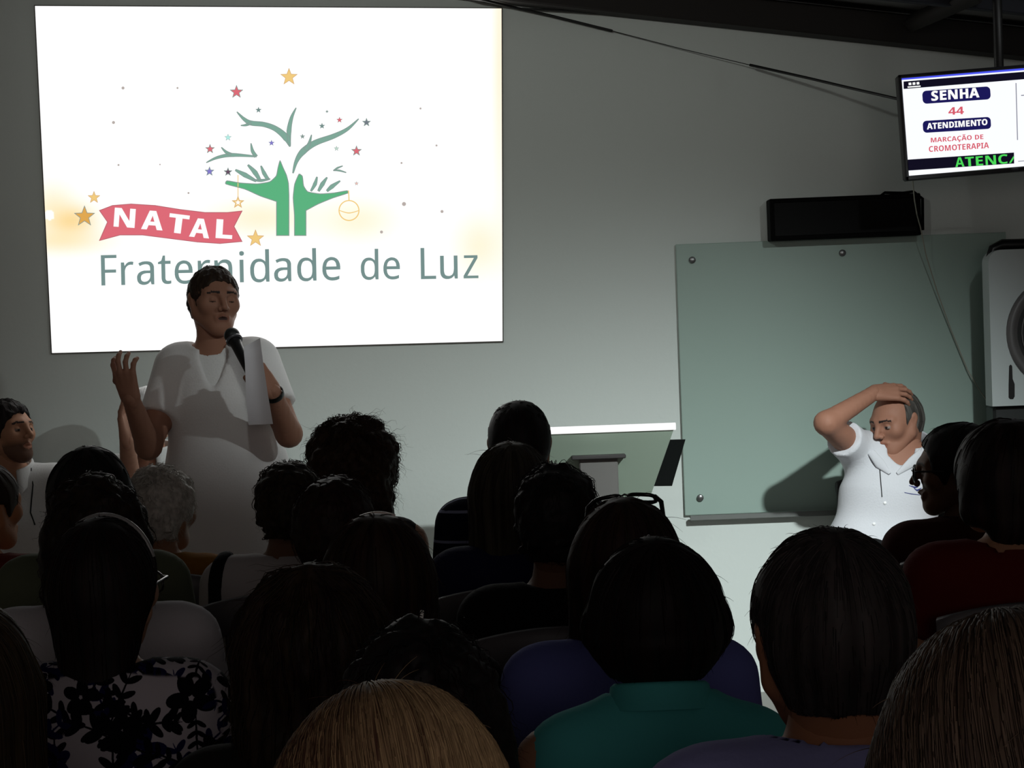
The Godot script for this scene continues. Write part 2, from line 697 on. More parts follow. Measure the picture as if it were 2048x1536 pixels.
func ceiling_frame() -> void:
	var x0 := -3.4
	var x1 := 3.0
	var slope := atan2(roof_y(x1) - roof_y(x0), x1 - x0)
	var b := Basis(Vector3(0, 0, 1), slope)
	var length := (x1 - x0) / cos(slope)
	var mid := Vector3((x0 + x1) / 2, (roof_y(x0) + roof_y(x1)) / 2, 0)
	var g := Geo.new()
	var sheet := PackedVector2Array()
	# the roof boards: shallow troughs that run along the slope
	g.box(mid + Vector3(0, 0.125 + 0.05, -2.5), Vector3(length, 0.08, 10.6), 0.0, b)
	var c := struct("ceiling", g.mesh(), mat("roof_board", Color(0.5, 0.5, 0.5), 0.8), "grey sloping roof underside falling to the right")
	for k in 3:
		g = Geo.new()
		g.box(mid + b * Vector3(0, 0.105, 0) + Vector3(0, 0, -7.15 + k * 1.4), Vector3(length, 0.05, 0.05), 0.004, b)
		part(c, "purlin", g.mesh(), mat("purlin", Color(0.12, 0.13, 0.17), 0.7))
	g = Geo.new()
	g.box(mid + b * Vector3(0, 0.055, 0) + Vector3(0, 0, -7.63), Vector3(length, 0.11, 0.12), 0.006, b)
	var t := part(self, "rafter", g.mesh(), mat("rafter_wood", Color(0.09, 0.065, 0.05), 0.75))
	tag(t, "dark wooden rafter sloping down to the right along the top of the wall", "beam")
	g = Geo.new()
	var p0 := P(1822, 46, 7.55)
	var p1 := P(1960, -14, 6.95)
	g.tube([p0, p1], [0.035, 0.035], 4)
	t = part(self, "diagonal_brace", g.mesh(), mat("rafter_wood", Color.BLACK))
	tag(t, "dark slanting brace running up from the rafter above the television", "beam")
	# a tube lamp whose end just shows at the top right corner
	var at := P(2042, -11, 6.7)
	var lamp := thing("tube_light", "small lit tube light in the very top right corner of the ceiling", "lamp", at)
	g = Geo.new()
	g.box(Vector3(0.1, 0.03, 0), Vector3(0.34, 0.03, 0.07), 0.004, b)
	part(lamp, "fitting", g.mesh(), mat("lamp_frame", Color.WHITE))
	g = Geo.new()
	g.tube([b * Vector3(-0.05, 0, 0), b * Vector3(0.25, 0, 0)], [0.016, 0.016], 12)
	part(lamp, "tube", g.mesh(), glow("tube_glass", Color(0.95, 1, 1), 1.5))
	var l := OmniLight3D.new()
	l.name = "tube_glow"
	l.position = b * Vector3(0.1, -0.03, 0)
	l.light_energy = 0.01
	l.omni_range = 6.0
	l.omni_attenuation = 2.0
	l.light_size = 0.02
	l.shadow_enabled = true
	lamp.add_child(l)


func slide() -> void:
	var d := -WALL_Z - 0.012
	var q := [P(70, 12, d), P(1003, 17, d), P(1005, 682, d), P(104, 706, d)]
	var mid: Vector3 = (q[0] + q[1] + q[2] + q[3]) / 4.0
	var t := thing("projected_slide", "bright projected slide with a green tree of hands and a red banner on the wall", "projection", mid)
	# the picture itself: white, with soft golden bokeh low on the left and right
	var w := 320
	var h := 240
	var im := Image.create(w, h, false, Image.FORMAT_RGB8)
	var spots := [[Vector2(140, 440), Vector2(48, 30), Color(0.94, 0.78, 0.46), 0.75], [Vector2(105, 410), Vector2(46, 44), Color(0.98, 0.88, 0.66), 0.5], [Vector2(120, 480), Vector2(90, 26), Color(0.98, 0.86, 0.62), 0.6], [Vector2(715, 440), Vector2(72, 40), Color(0.98, 0.9, 0.7), 0.5], [Vector2(520, 435), Vector2(100, 36), Color(0.98, 0.88, 0.66), 0.5], [Vector2(960, 490), Vector2(50, 60), Color(0.98, 0.9, 0.72), 0.55], [Vector2(1000, 100), Vector2(14, 300), Color(0.97, 0.9, 0.74), 0.6]]
	for y in h:
		for x in w:
			var u := (x + 0.5) / w
			var v := (y + 0.5) / h
			var px := Vector2(70, 12).lerp(Vector2(1003, 17), u).lerp(Vector2(104, 706).lerp(Vector2(1005, 682), u), v)
			var c := Color.WHITE
			for s in spots:
				var e: Vector2 = (px - s[0]) / s[1]
				c = c.lerp(s[2], s[3] * exp(-e.length_squared()))
			if px.distance_to(Vector2(99, 429)) < 10.0:
				c = Color.WHITE
			im.set_pixel(x, y, c)
	var m := mat("slide_light", Color(0.1, 0.1, 0.1), 0.9, 0.0, 0.1)
	m.emission_enabled = true
	m.emission = Color.WHITE
	m.emission_operator = BaseMaterial3D.EMISSION_OP_MULTIPLY
	m.emission_texture = ImageTexture.create_from_image(im)
	m.emission_energy_multiplier = 1.08
	m.texture_repeat = false
	var g := Geo.new()
	for y in 13:
		for x in 13:
			g.pt(q[0].lerp(q[1], x / 12.0).lerp(q[3].lerp(q[2], x / 12.0), y / 12.0) - mid)
			g.uv.append(Vector2(x / 12.0, y / 12.0))
	for y in 12:
		for x in 12:
			var a := y * 13 + x
			g.i.append_array(PackedInt32Array([a, a + 1, a + 13, a + 1, a + 14, a + 13]))
	part(t, "picture", g.mesh(), m)
	# the taut white screen sheet it falls on, a hand's breadth proud of nothing: 10 mm board with a dark hem
	g = Geo.new()
	var rim := PackedVector2Array()
	for v in [Vector2(68, 10), Vector2(1005, 15), Vector2(1007, 684.5), Vector2(102, 708.5)]:
		var k := P(v.x, v.y, d + 0.002) - mid
		rim.append(Vector2(k.x, k.y))
	g.slab(rim, 0.008, Transform3D(Basis.IDENTITY, Vector3(0, 0, -0.002)))
	part(t, "screen_edge", g.mesh(), mat("screen_hem", Color(0.3, 0.29, 0.27), 0.9))
	var l := AreaLight3D.new()
	l.name = "slide_glow"
	l.area_size = Vector2(1.72, 1.28)
	l.position = Vector3(0, 0, 0.03)
	l.rotation.y = PI
	l.light_color = Color(1, 1, 0.98)
	l.light_energy = 0.9
	l.area_range = 12.0
	l.shadow_enabled = true
	t.add_child(l)
	var z := d - 0.003
	var edge := glow("ink_edge", Color(0.53, 0.6, 0.58), 1.0)
	var green := glow("ink_green", Color(0.36, 0.7, 0.5), 1.0)
	var branch := glow("ink_branch", Color(0.5, 0.66, 0.6), 1.0)
	var red := glow("ink_red", Color(0.87, 0.42, 0.47), 1.0)
	var white := glow("ink_white", Color(1, 1, 1), 1.0)
	var gold := glow("ink_gold", Color(0.95, 0.8, 0.5), 1.0)
	var grey := glow("ink_grey", Color(0.46, 0.56, 0.55), 1.0)
	# hands that make the trunk
	var left_hand := [Vector2(553, 471), Vector2(553, 403), Vector2(520, 392), Vector2(490, 378), Vector2(450, 368), Vector2(453, 361), Vector2(480, 366), Vector2(515, 368), Vector2(540, 364), Vector2(553, 352), Vector2(556, 335), Vector2(560, 320), Vector2(566, 335), Vector2(573, 350), Vector2(577, 366), Vector2(578, 390), Vector2(578, 471)]
	var right_hand := [Vector2(589, 471), Vector2(589, 430), Vector2(586, 395), Vector2(589, 368), Vector2(598, 347), Vector2(605, 352), Vector2(607, 372), Vector2(615, 384), Vector2(640, 388), Vector2(668, 386), Vector2(695, 381), Vector2(697, 386), Vector2(665, 396), Vector2(636, 408), Vector2(612, 421), Vector2(612, 471)]
	for hand in [left_hand, right_hand]:
		outline(t, "hand_shape", smooth(PackedVector2Array(hand), [0, 1, 15, 16] if hand == left_hand else [0, 14, 15]), z, green, edge, 1.6)
	for f in [[[Vector2(471, 340), Vector2(490, 350), Vector2(512, 362)], [3, 9, 4]], [[Vector2(496, 330), Vector2(510, 345), Vector2(520, 361)], [3, 9, 5]], [[Vector2(522, 332), Vector2(528, 346), Vector2(536, 359)], [2, 7, 6]], [[Vector2(504, 360), Vector2(522, 361), Vector2(540, 358)], [2, 5, 2]], [[Vector2(622, 382), Vector2(630, 368), Vector2(634, 354)], [3, 7, 2]], [[Vector2(637, 382), Vector2(645, 368), Vector2(654, 355)], [4, 8, 2]], [[Vector2(654, 382), Vector2(664, 373), Vector2(680, 362)], [4, 8, 2]]]:
		outline(t, "finger_shape", stroke(f[0], f[1]), z, branch, edge, 1.2)
	for f in [[[Vector2(580, 293), Vector2(573, 276), Vector2(552, 258), Vector2(528, 249), Vector2(502, 246), Vector2(488, 238), Vector2(474, 224)], [2, 13, 10, 9, 9, 6, 1]], [[Vector2(502, 246), Vector2(492, 250), Vector2(482, 251)], [6, 4, 1]], [[Vector2(579, 290), Vector2(578, 262), Vector2(583, 236), Vector2(592, 216)], [4, 9, 6, 1]], [[Vector2(586, 346), Vector2(593, 322), Vector2(606, 303), Vector2(630, 286), Vector2(668, 272), Vector2(695, 258), Vector2(717, 238)], [2, 7, 12, 11, 9, 6, 1]], [[Vector2(611, 300), Vector2(618, 288), Vector2(623, 270)], [9, 6, 1]], [[Vector2(413, 325), Vector2(435, 315), Vector2(465, 310), Vector2(513, 313)], [1, 5, 7, 2]], [[Vector2(462, 309), Vector2(452, 304), Vector2(443, 295)], [6, 5, 1]], [[Vector2(512, 313), Vector2(505, 302), Vector2(502, 287)], [7, 6, 1]], [[Vector2(692, 345), Vector2(678, 341), Vector2(667, 341)], [1, 3, 1]], [[Vector2(667, 341), Vector2(675, 336), Vector2(685, 332)], [1, 3, 1]]]:
		outline(t, "branch", stroke(f[0], f[1]), z, branch, edge, 1.2)
	# stars
	for s in [[578, 154, 17, gold], [473, 184, 13, red], [420, 298, 9, red], [419, 343, 9, glow("ink_violet", Color(0.52, 0.48, 0.8), 1.0)], [456, 344, 8, glow("ink_plum", Color(0.4, 0.3, 0.38), 1.0)], [733, 245, 8, glow("ink_teal", Color(0.45, 0.48, 0.52), 1.0)], [713, 302, 10, red], [679, 240, 6, red], [517, 220, 6, grey], [644, 252, 6, grey], [605, 273, 5, edge], [543, 286, 6, glow("ink_violet", Color.WHITE, 1.0)], [673, 297, 5, glow("ink_pale", Color(0.75, 0.85, 0.8), 1.0)], [654, 223, 3, edge], [188, 395, 12, gold], [169, 433, 21, glow("ink_deep_gold", Color(0.88, 0.66, 0.32), 1.0)], [511, 477, 17, gold], [456, 275, 7, glow("ink_aqua", Color(0.7, 0.93, 0.9), 1.0)], [713, 367, 4, glow("ink_pink", Color(0.95, 0.75, 0.72), 1.0)], [476, 405, 12, gold]]:
		outline(t, "star", star(Vector2(s[0], s[1]), s[2]), z - 0.001, s[3], edge if s[3] != gold else glow("ink_tan", Color(0.85, 0.7, 0.5), 1.0), 1.2 if s[2] > 7 else 0.5)
	light_sheet(t, "star_middle", star(Vector2(476, 405), 6), z - 0.004, white)
	light_sheet(t, "ornament_thread", stroke([Vector2(476, 350), Vector2(476, 395)], [1.6, 1.6]), z - 0.001, gold)
	light_sheet(t, "ornament_thread", stroke([Vector2(697, 381), Vector2(698, 400)], [2, 2]), z - 0.003, gold)
	light_sheet(t, "ornament_bauble", ring(Vector2(698, 421), 21.0, 18.8), z - 0.001, gold)
	light_sheet(t, "ornament_bauble", stroke([Vector2(679, 421), Vector2(698, 426), Vector2(718, 421)], [1.5, 2, 1.5]), z - 0.001, gold)
	for s in [[246, 176, 3], [227, 245, 3], [237, 330, 2], [377, 386, 2], [355, 176, 2], [808, 408, 4], [884, 423, 3], [763, 464, 3], [803, 326, 2], [841, 217, 2], [873, 291, 2], [320, 329, 1.5]]:
		light_sheet(t, "confetti", ring(Vector2(s[0], s[1]), s[2], 0.0), z - 0.001, glow("ink_dust", Color(0.72, 0.68, 0.66), 1.0))
	# the ribbon
	var top := [Vector2(199, 421), Vector2(225, 411), Vector2(262, 408), Vector2(310, 411), Vector2(360, 419), Vector2(410, 425), Vector2(455, 425), Vector2(484, 422)]
	var low := [Vector2(484, 483), Vector2(440, 487), Vector2(395, 484), Vector2(340, 477), Vector2(285, 470), Vector2(240, 470), Vector2(199, 481)]
	var banner := PackedVector2Array(top)
	banner.append(Vector2(468, 453))
	banner.append_array(PackedVector2Array(low))
	banner.append(Vector2(215, 444))
	outline(t, "ribbon", banner, z, red, glow("ink_maroon", Color(0.72, 0.4, 0.44), 1.0), 1.5)
	for k in 5:
		var a: Vector2 = [Vector2(229, 453), Vector2(284, 458), Vector2(346, 465), Vector2(380, 473), Vector2(433, 476)][k]
		var b: Vector2 = [Vector2(267, 456), Vector2(323, 461), Vector2(366, 467), Vector2(416, 477), Vector2(462, 478)][k]
		if k == 2:
			a = Vector2(337, 464)
			b = Vector2(373, 469)
		lettering(t, "ribbon_letter", "NATAL"[k], true, a - Vector2(2, 0), b + Vector2(2, 0), 38, z - 0.004, white, Vector2.ZERO, 0.5)
	lettering(t, "slide_lettering", "Fraternidade", false, Vector2(203, 572), Vector2(681, 561), 66, z, grey)
	lettering(t, "slide_lettering", "de", false, Vector2(722, 560), Vector2(800, 559), 62, z, grey)
	lettering(t, "slide_lettering", "Luz", false, Vector2(842, 559), Vector2(957, 557), 63, z, grey)


func ring(c: Vector2, r: float, hole: float) -> PackedVector2Array:
	var p := PackedVector2Array()
	for k in 33:
		p.append(c + Vector2.from_angle(TAU * k / 32.0 * 0.9999) * r)
	if hole > 0.0:
		for k in 33:
			p.append(c + Vector2.from_angle(-TAU * k / 32.0 * 0.9999) * hole)
	else:
		p.remove_at(32)
	return p


func smooth(poly: PackedVector2Array, sharp: Array) -> PackedVector2Array:
	var out := PackedVector2Array()
	for k in poly.size():
		if k in sharp:
			out.append(poly[k])
			continue
		var a := poly[(k + poly.size() - 1) % poly.size()]
		var b := poly[(k + 1) % poly.size()]
		out.append(poly[k].lerp(a, 0.25))
		out.append(poly[k].lerp((a + b) * 0.5, 0.1))
		out.append(poly[k].lerp(b, 0.25))
	return out


func outline(t: Node3D, called: String, poly: PackedVector2Array, d: float, fill: Material, line: Material, wide: float) -> void:
	var o := light_sheet(t, called, poly, d, fill)
	var g := Geo.new()
	var n := poly.size()
	for k in n:
		var a := poly[k]
		var b := poly[(k + 1) % n]
		if a.distance_to(b) < 0.05:
			continue
		var s := (b - a).normalized() * wide * 0.5
		var w := Vector2(-s.y, s.x)
		g.sheet(PackedVector2Array([a - s + w, b + s + w, b + s - w, a - s - w]), func(p: Vector2) -> Vector3: return P(p.x, p.y, d - 0.0015) - t.position)
	part(o, "outline", g.mesh(), line)


func glass_board() -> void:
	var d := 7.685
	var a := P(1352, 489, d)
	var b := P(2012, 464, d)
	var c := P(1369, 1031, d)
	var x := (b - a).normalized()
	var y := x.cross(Vector3(0, 0, 1)).normalized() * -1.0
	var mid := (b + c) * 0.5
	var w := (b - a).length()
	var h := absf((c - a).dot(y))
	var turn := Basis(x, y, x.cross(y))
	var t := thing("glass_board", "large pale green frosted glass writing board fixed to the wall on metal studs", "board", mid)
	t.basis = turn
	var g := Geo.new()
	g.box(Vector3.ZERO, Vector3(w, h, 0.01), 0.002)
	var m := mat("green_glass", Color(0.63, 0.71, 0.675), 0.35, 0.0, 0.4)
	part(t, "glass_pane", g.mesh(), m)
	for v in [Vector2(1384, 520), Vector2(1684, 506), Vector2(1984, 496), Vector2(1400, 995), Vector2(1700, 984), Vector2(1994, 972)]:
		g = Geo.new()
		var p := turn.inverse() * (P(v.x, v.y, d) - mid)
		p.z = 0.0
		g.lathe([Vector2(0, -0.013), Vector2(0.013, -0.013), Vector2(0.013, 0.014), Vector2(0.011, 0.018), Vector2(0, 0.018)], Transform3D(Basis(Vector3.RIGHT, PI / 2), p), 20)
		part(t, "stud", g.mesh(), mat("stud_steel", Color(0.5, 0.5, 0.5), 0.35, 0.8))
	var tray := thing("marker_tray", "slim grey metal marker tray along the bottom of the glass board", "tray", P(1690, 1023, d))
	tray.basis = turn
	g = Geo.new()
	g.box(Vector3(0, 0, 0.018), Vector3(1.2, 0.006, 0.024), 0.002)
	g.box(Vector3(0, 0.0, 0.03), Vector3(1.2, 0.02, 0.006), 0.002)
	part(tray, "shelf", g.mesh(), mat("tray_metal", Color(0.46, 0.47, 0.46), 0.5, 0.3))


func black_panel() -> void:
	var d := 7.62
	var a := P(1537, 441, d)
	var b := P(1837, 429, d)
	var x := (b - a).normalized()
	var y := Vector3(0, 0, 1).cross(x)
	var t := thing("message_panel", "long black unlit message panel on the wall above the glass board", "display", (a + b) * 0.5)
	t.basis = Basis(x, y, Vector3(0, 0, 1))
	var w := (b - a).length()
	var black := mat("panel_black", Color(0.018, 0.017, 0.018), 0.7, 0.0, 0.2)
	var g := Geo.new()
	g.box(Vector3(0, 0, 0), Vector3(w, 0.158, 0.1), 0.004)
	part(t, "housing", g.mesh(), black)
	g = Geo.new()
	g.box(Vector3(0, 0, 0.05), Vector3(w - 0.03, 0.128, 0.006), 0.002)
	part(t, "face", g.mesh(), mat("panel_face", Color(0.012, 0.012, 0.013), 0.45, 0.0, 0.2))
	g = Geo.new()
	g.tube([Vector3(w * 0.25, 0.075, 0), Vector3(w * 0.28, 0.088, 0), Vector3(w * 0.4, 0.084, 0), Vector3(w * 0.47, 0.088, 0.0), Vector3(w * 0.53, 0.06, 0), Vector3(w * 0.525, -0.06, 0)], [0.006, 0.006, 0.006, 0.006, 0.006, 0.006], 6)
	part(t, "cable", g.mesh(), black)


func lectern() -> void:
	var d := 7.0
	var base := P(1200, 900, d)
	base.y = 0
	var t := thing("lectern", "slanted pale green acrylic lectern with a lit top edge and a grey column", "lectern", base)
	var acrylic := mat("acrylic", Color(0.6, 0.66, 0.6), 0.35, 0.0, 0.4)
	var tl := P(1046, 868, d - 0.05) - base
	var tr := P(1348, 857, d - 0.05) - base
	var bl := P(1098, 1001, d + 0.1) - base
	var br := P(1301, 992, d + 0.1) - base
	var g := Geo.new()
	var mid := (tl + tr + bl + br) / 4.0
	var n := (tr - tl).cross(tl - bl).normalized()
	var off := -n * 0.012
	var q := [tl, tr, br, bl]
	var r := [tl + off, tr + off, br + off, bl + off]
	g.face(q.duplicate(), mid + off * 0.5)
	g.face(r.duplicate(), mid + off * 0.5)
	for k in 4:
		var e := (k + 1) % 4
		g.face([q[k], q[e], r[e], r[k]], mid + off * 0.5)
	part(t, "desk_panel", g.mesh(), acrylic)
	g = Geo.new()
	g.tube([tl + Vector3(-0.005, 0.008, 0), tr + Vector3(0.006, 0.008, 0)], [0.0125, 0.0125], 12)
	part(t, "light_strip", g.mesh(), glow("light_strip", Color(1, 1, 1), 1.05), "glowing white strip along the top edge")
	var l := OmniLight3D.new()
	l.name = "strip_light"
	l.position = (tl + tr) * 0.5 + Vector3(0, 0.03, 0.03)
	l.light_energy = 0.003
	l.light_size = 0.03
	l.omni_range = 8.0
	l.omni_attenuation = 2.0
	l.shadow_enabled = true
	t.add_child(l)
	var grey := mat("column_grey", Color(0.4, 0.39, 0.38), 0.6)
	var ct := P(1196, 912, d + 0.02) - base
	g = Geo.new()
	g.box(Vector3(ct.x + 0.0, ct.y * 0.5, ct.z + 0.0), Vector3(0.135, ct.y, 0.07), 0.004)
	part(t, "column", g.mesh(), grey)
	g = Geo.new()
	g.box(Vector3(ct.x, ct.y, ct.z + 0.01), Vector3(0.19, 0.014, 0.1), 0.003)
	part(t, "bracket", g.mesh(), mat("bracket_grey", Color(0.2, 0.19, 0.19), 0.5))
	g = Geo.new()
	g.box(Vector3(ct.x, 0.012, ct.z), Vector3(0.5, 0.024, 0.36), 0.006)
	part(t, "foot_plate", g.mesh(), grey)
	# dark flat panel fixed behind the right edge
	var s := [P(1343, 879, d + 0.06) - base, P(1371, 879, d + 0.06) - base, P(1344, 972, d + 0.12) - base, P(1318, 971, d + 0.12) - base]
	g = Geo.new()
	var back := Vector3(0, 0.0, -0.02)
	var m: Vector3 = (s[0] + s[1] + s[2] + s[3]) / 4.0 + back * 0.5
	# it reaches in behind the desk panel
	s[0] += Vector3(-0.12, 0, -0.01)
	s[3] += Vector3(-0.12, 0, -0.01)
	m = (s[0] + s[1] + s[2] + s[3]) / 4.0 + back * 0.5
	g.face([s[0], s[1], s[2], s[3]], m)
	g.face([s[0] + back, s[1] + back, s[2] + back, s[3] + back], m)
	for k in 4:
		var e := (k + 1) % 4
		g.face([s[k], s[e], s[e] + back, s[k] + back], m)
	part(t, "side_screen", g.mesh(), mat("side_screen", Color(0.05, 0.065, 0.065), 0.4), "thin dark panel behind the right edge")


func television() -> void:
	var d := 6.88
	var a := P(1796, 150, d)
	var b := P(1801, 362, d)
	var along := (P(2048, 129, d) - a).normalized()
	var h := (b - a).length()
	var w := 0.63
	var y := Vector3(0, 0, 1).cross(along).normalized()
	var at := a + along * w * 0.5 - y * h * 0.5
	var t := thing("television", "flat television hung from the ceiling showing a white queue number screen", "television", at)
	var black := mat("tv_black", Color(0.012, 0.012, 0.02), 0.4)
	var turn := Basis(along, y, Vector3(0, 0, 1))
	var g := Geo.new()
	g.box(Vector3(0, 0, -0.035), Vector3(w, h, 0.05), 0.006, turn)
	part(t, "casing", g.mesh(), black)
	g = Geo.new()
	for s in [[Vector3(0, h / 2 - 0.006, 0), Vector3(w, 0.012, 0.014)], [Vector3(0, -h / 2 + 0.008, 0), Vector3(w, 0.016, 0.014)], [Vector3(-w / 2 + 0.006, 0, 0), Vector3(0.012, h, 0.014)], [Vector3(w / 2 - 0.006, 0, 0), Vector3(0.012, h, 0.014)]]:
		g.box(turn * (s[0] + Vector3(0, 0, -0.006)), s[1], 0.003, turn)
	part(t, "bezel", g.mesh(), mat("tv_bezel", Color(0.02, 0.02, 0.07), 0.35))
	g = Geo.new()
	g.box(turn * Vector3(0, 0, -0.009), Vector3(w - 0.022, h - 0.024, 0.004), 0.001, turn)
	part(t, "screen", g.mesh(), glow("tv_white", Color(0.97, 0.98, 1.0), 1.05))
	g = Geo.new()
	g.ball(turn * Vector3(0.06, -h / 2 + 0.008, 0.002), Vector3(0.014, 0.004, 0.002), 12, 6)
	part(t, "emblem", g.mesh(), mat("tv_emblem", Color(0.25, 0.25, 0.3), 0.4))
	var l := AreaLight3D.new()
	l.name = "screen_glow"
	l.area_size = Vector2(w - 0.03, h - 0.03)
	l.position = Vector3(0, 0, 0.02)
	l.rotation.y = PI
	l.light_color = Color(0.9, 0.93, 1)
	l.light_energy = 0.005
	l.area_range = 8.0
	l.shadow_enabled = true
	t.add_child(l)
	# what the screen shows
	var z := d + 0.0055
	var navy := glow("tv_navy", Color(0.1, 0.09, 0.34), 1.0)
	var dark := glow("tv_dark", Color(0.06, 0.05, 0.12), 1.0)
	var white := glow("tv_text", Color(1, 1, 1), 1.0)
	var red := glow("tv_red", Color(0.85, 0.36, 0.42), 1.0)
	light_sheet(t, "screen_band", quad(Vector2(1803, 153), Vector2(2140, 126), 7), z, glow("tv_blue", Color(0.3, 0.34, 0.95), 1.0))
	light_sheet(t, "screen_bar", quad(Vector2(1807, 163), Vector2(2140, 136), 15), z, dark)
	for k in 3:
		light_sheet(t, "screen_mark", quad(Vector2(1817 + k * 8, 165.5 - k * 0.6), Vector2(1822.5 + k * 8, 165 - k * 0.6), 5), z - 0.001, white)
	light_sheet(t, "screen_mark", quad(Vector2(1815, 173), Vector2(1841, 171), 2.5), z - 0.001, white)
	light_sheet(t, "screen_pill", pill(Vector2(1844, 182), Vector2(1980, 172.5), 26), z, navy)
	lettering(t, "screen_lettering", "SENHA", true, Vector2(1863, 202), Vector2(1959, 195), 20, z - 0.001, white, Vector2(-0.04, -1), 0.5)
	lettering(t, "screen_lettering", "44", true, Vector2(1897, 230), Vector2(1928, 228), 15, z - 0.001, red, Vector2(-0.04, -1))
	light_sheet(t, "screen_pill", pill(Vector2(1845, 242), Vector2(1981, 233.5), 24), z, navy)
	lettering(t, "screen_lettering", "ATENDIMENTO", true, Vector2(1854, 259), Vector2(1975, 250), 12.5, z - 0.001, white, Vector2(-0.04, -1), 0.5)
	lettering(t, "screen_lettering", "MARCAÇÃO DE", true, Vector2(1862, 288), Vector2(1967, 281), 15, z - 0.001, red, Vector2(-0.04, -1))
	lettering(t, "screen_lettering", "CROMOTERAPIA", true, Vector2(1858, 304), Vector2(1978, 296), 11.5, z - 0.001, red, Vector2(-0.04, -1))
	light_sheet(t, "screen_bar", quad(Vector2(1812, 319.5), Vector2(2028, 305), 22), z, dark)
	lettering(t, "screen_ticker", "ATENÇÃO"[0], true, Vector2(1911, 334), Vector2(1929, 333), 19, z - 0.001, glow("tv_green", Color(0.3, 0.85, 0.35), 1.0))
	lettering(t, "screen_ticker", "TENC", true, Vector2(1931, 333), Vector2(2016, 327), 19, z - 0.001, glow("tv_green", Color.WHITE, 1.0))
	light_sheet(t, "screen_ticker", PackedVector2Array([Vector2(2018, 326), Vector2(2027, 312), Vector2(2028, 316), Vector2(2022, 326)]), z - 0.001, glow("tv_green", Color.WHITE, 1.0))
	light_sheet(t, "screen_rule", PackedVector2Array([Vector2(2031, 166), Vector2(2033, 166), Vector2(2036, 280), Vector2(2034, 280)]), z, glow("tv_grey", Color(0.55, 0.55, 0.6), 1.0))
	light_sheet(t, "screen_rule", quad(Vector2(2042, 190), Vector2(2090, 186), 2), z, glow("tv_grey", Color.WHITE, 1.0))
	light_sheet(t, "screen_rule", quad(Vector2(2036, 322), Vector2(2130, 314), 1.5), z, glow("tv_grey", Color.WHITE, 1.0))
	# the pole it hangs from
	g = Geo.new()
	var foot := P(1998, 136, 6.97)
	var x := foot.x
	g.tube([foot - at, Vector3(x, roof_y(x) + 0.13, foot.z) - at], [0.0165, 0.0165], 16)
	part(t, "pole", g.mesh(), mat("pole_black", Color(0.02, 0.02, 0.02), 0.5))
	g = Geo.new()
	g.box(turn * Vector3(0.05, 0, -0.08), Vector3(0.2, 0.2, 0.04), 0.004, turn)
	part(t, "mount", g.mesh(), mat("pole_black", Color.BLACK))


func quad(a: Vector2, b: Vector2, h: float) -> PackedVector2Array:
	return PackedVector2Array([a, b, b + Vector2(0.4, h), a + Vector2(0.4, h)])


func pill(a: Vector2, b: Vector2, h: float) -> PackedVector2Array:
	var p := PackedVector2Array()
	var r := h * 0.32
	var x := (b - a).normalized()
	var y := Vector2(-x.y, x.x)
	var w := (b - a).length()
	for k in 4:
		var c: Vector2 = [Vector2(r, r), Vector2(w - r, r), Vector2(w - r, h - r), Vector2(r, h - r)][k]
		for s in 6:
			var e := c + Vector2.from_angle(PI + k * PI / 2 + s * PI / 10) * r
			p.append(a + x * e.x + y * e.y)
	return p


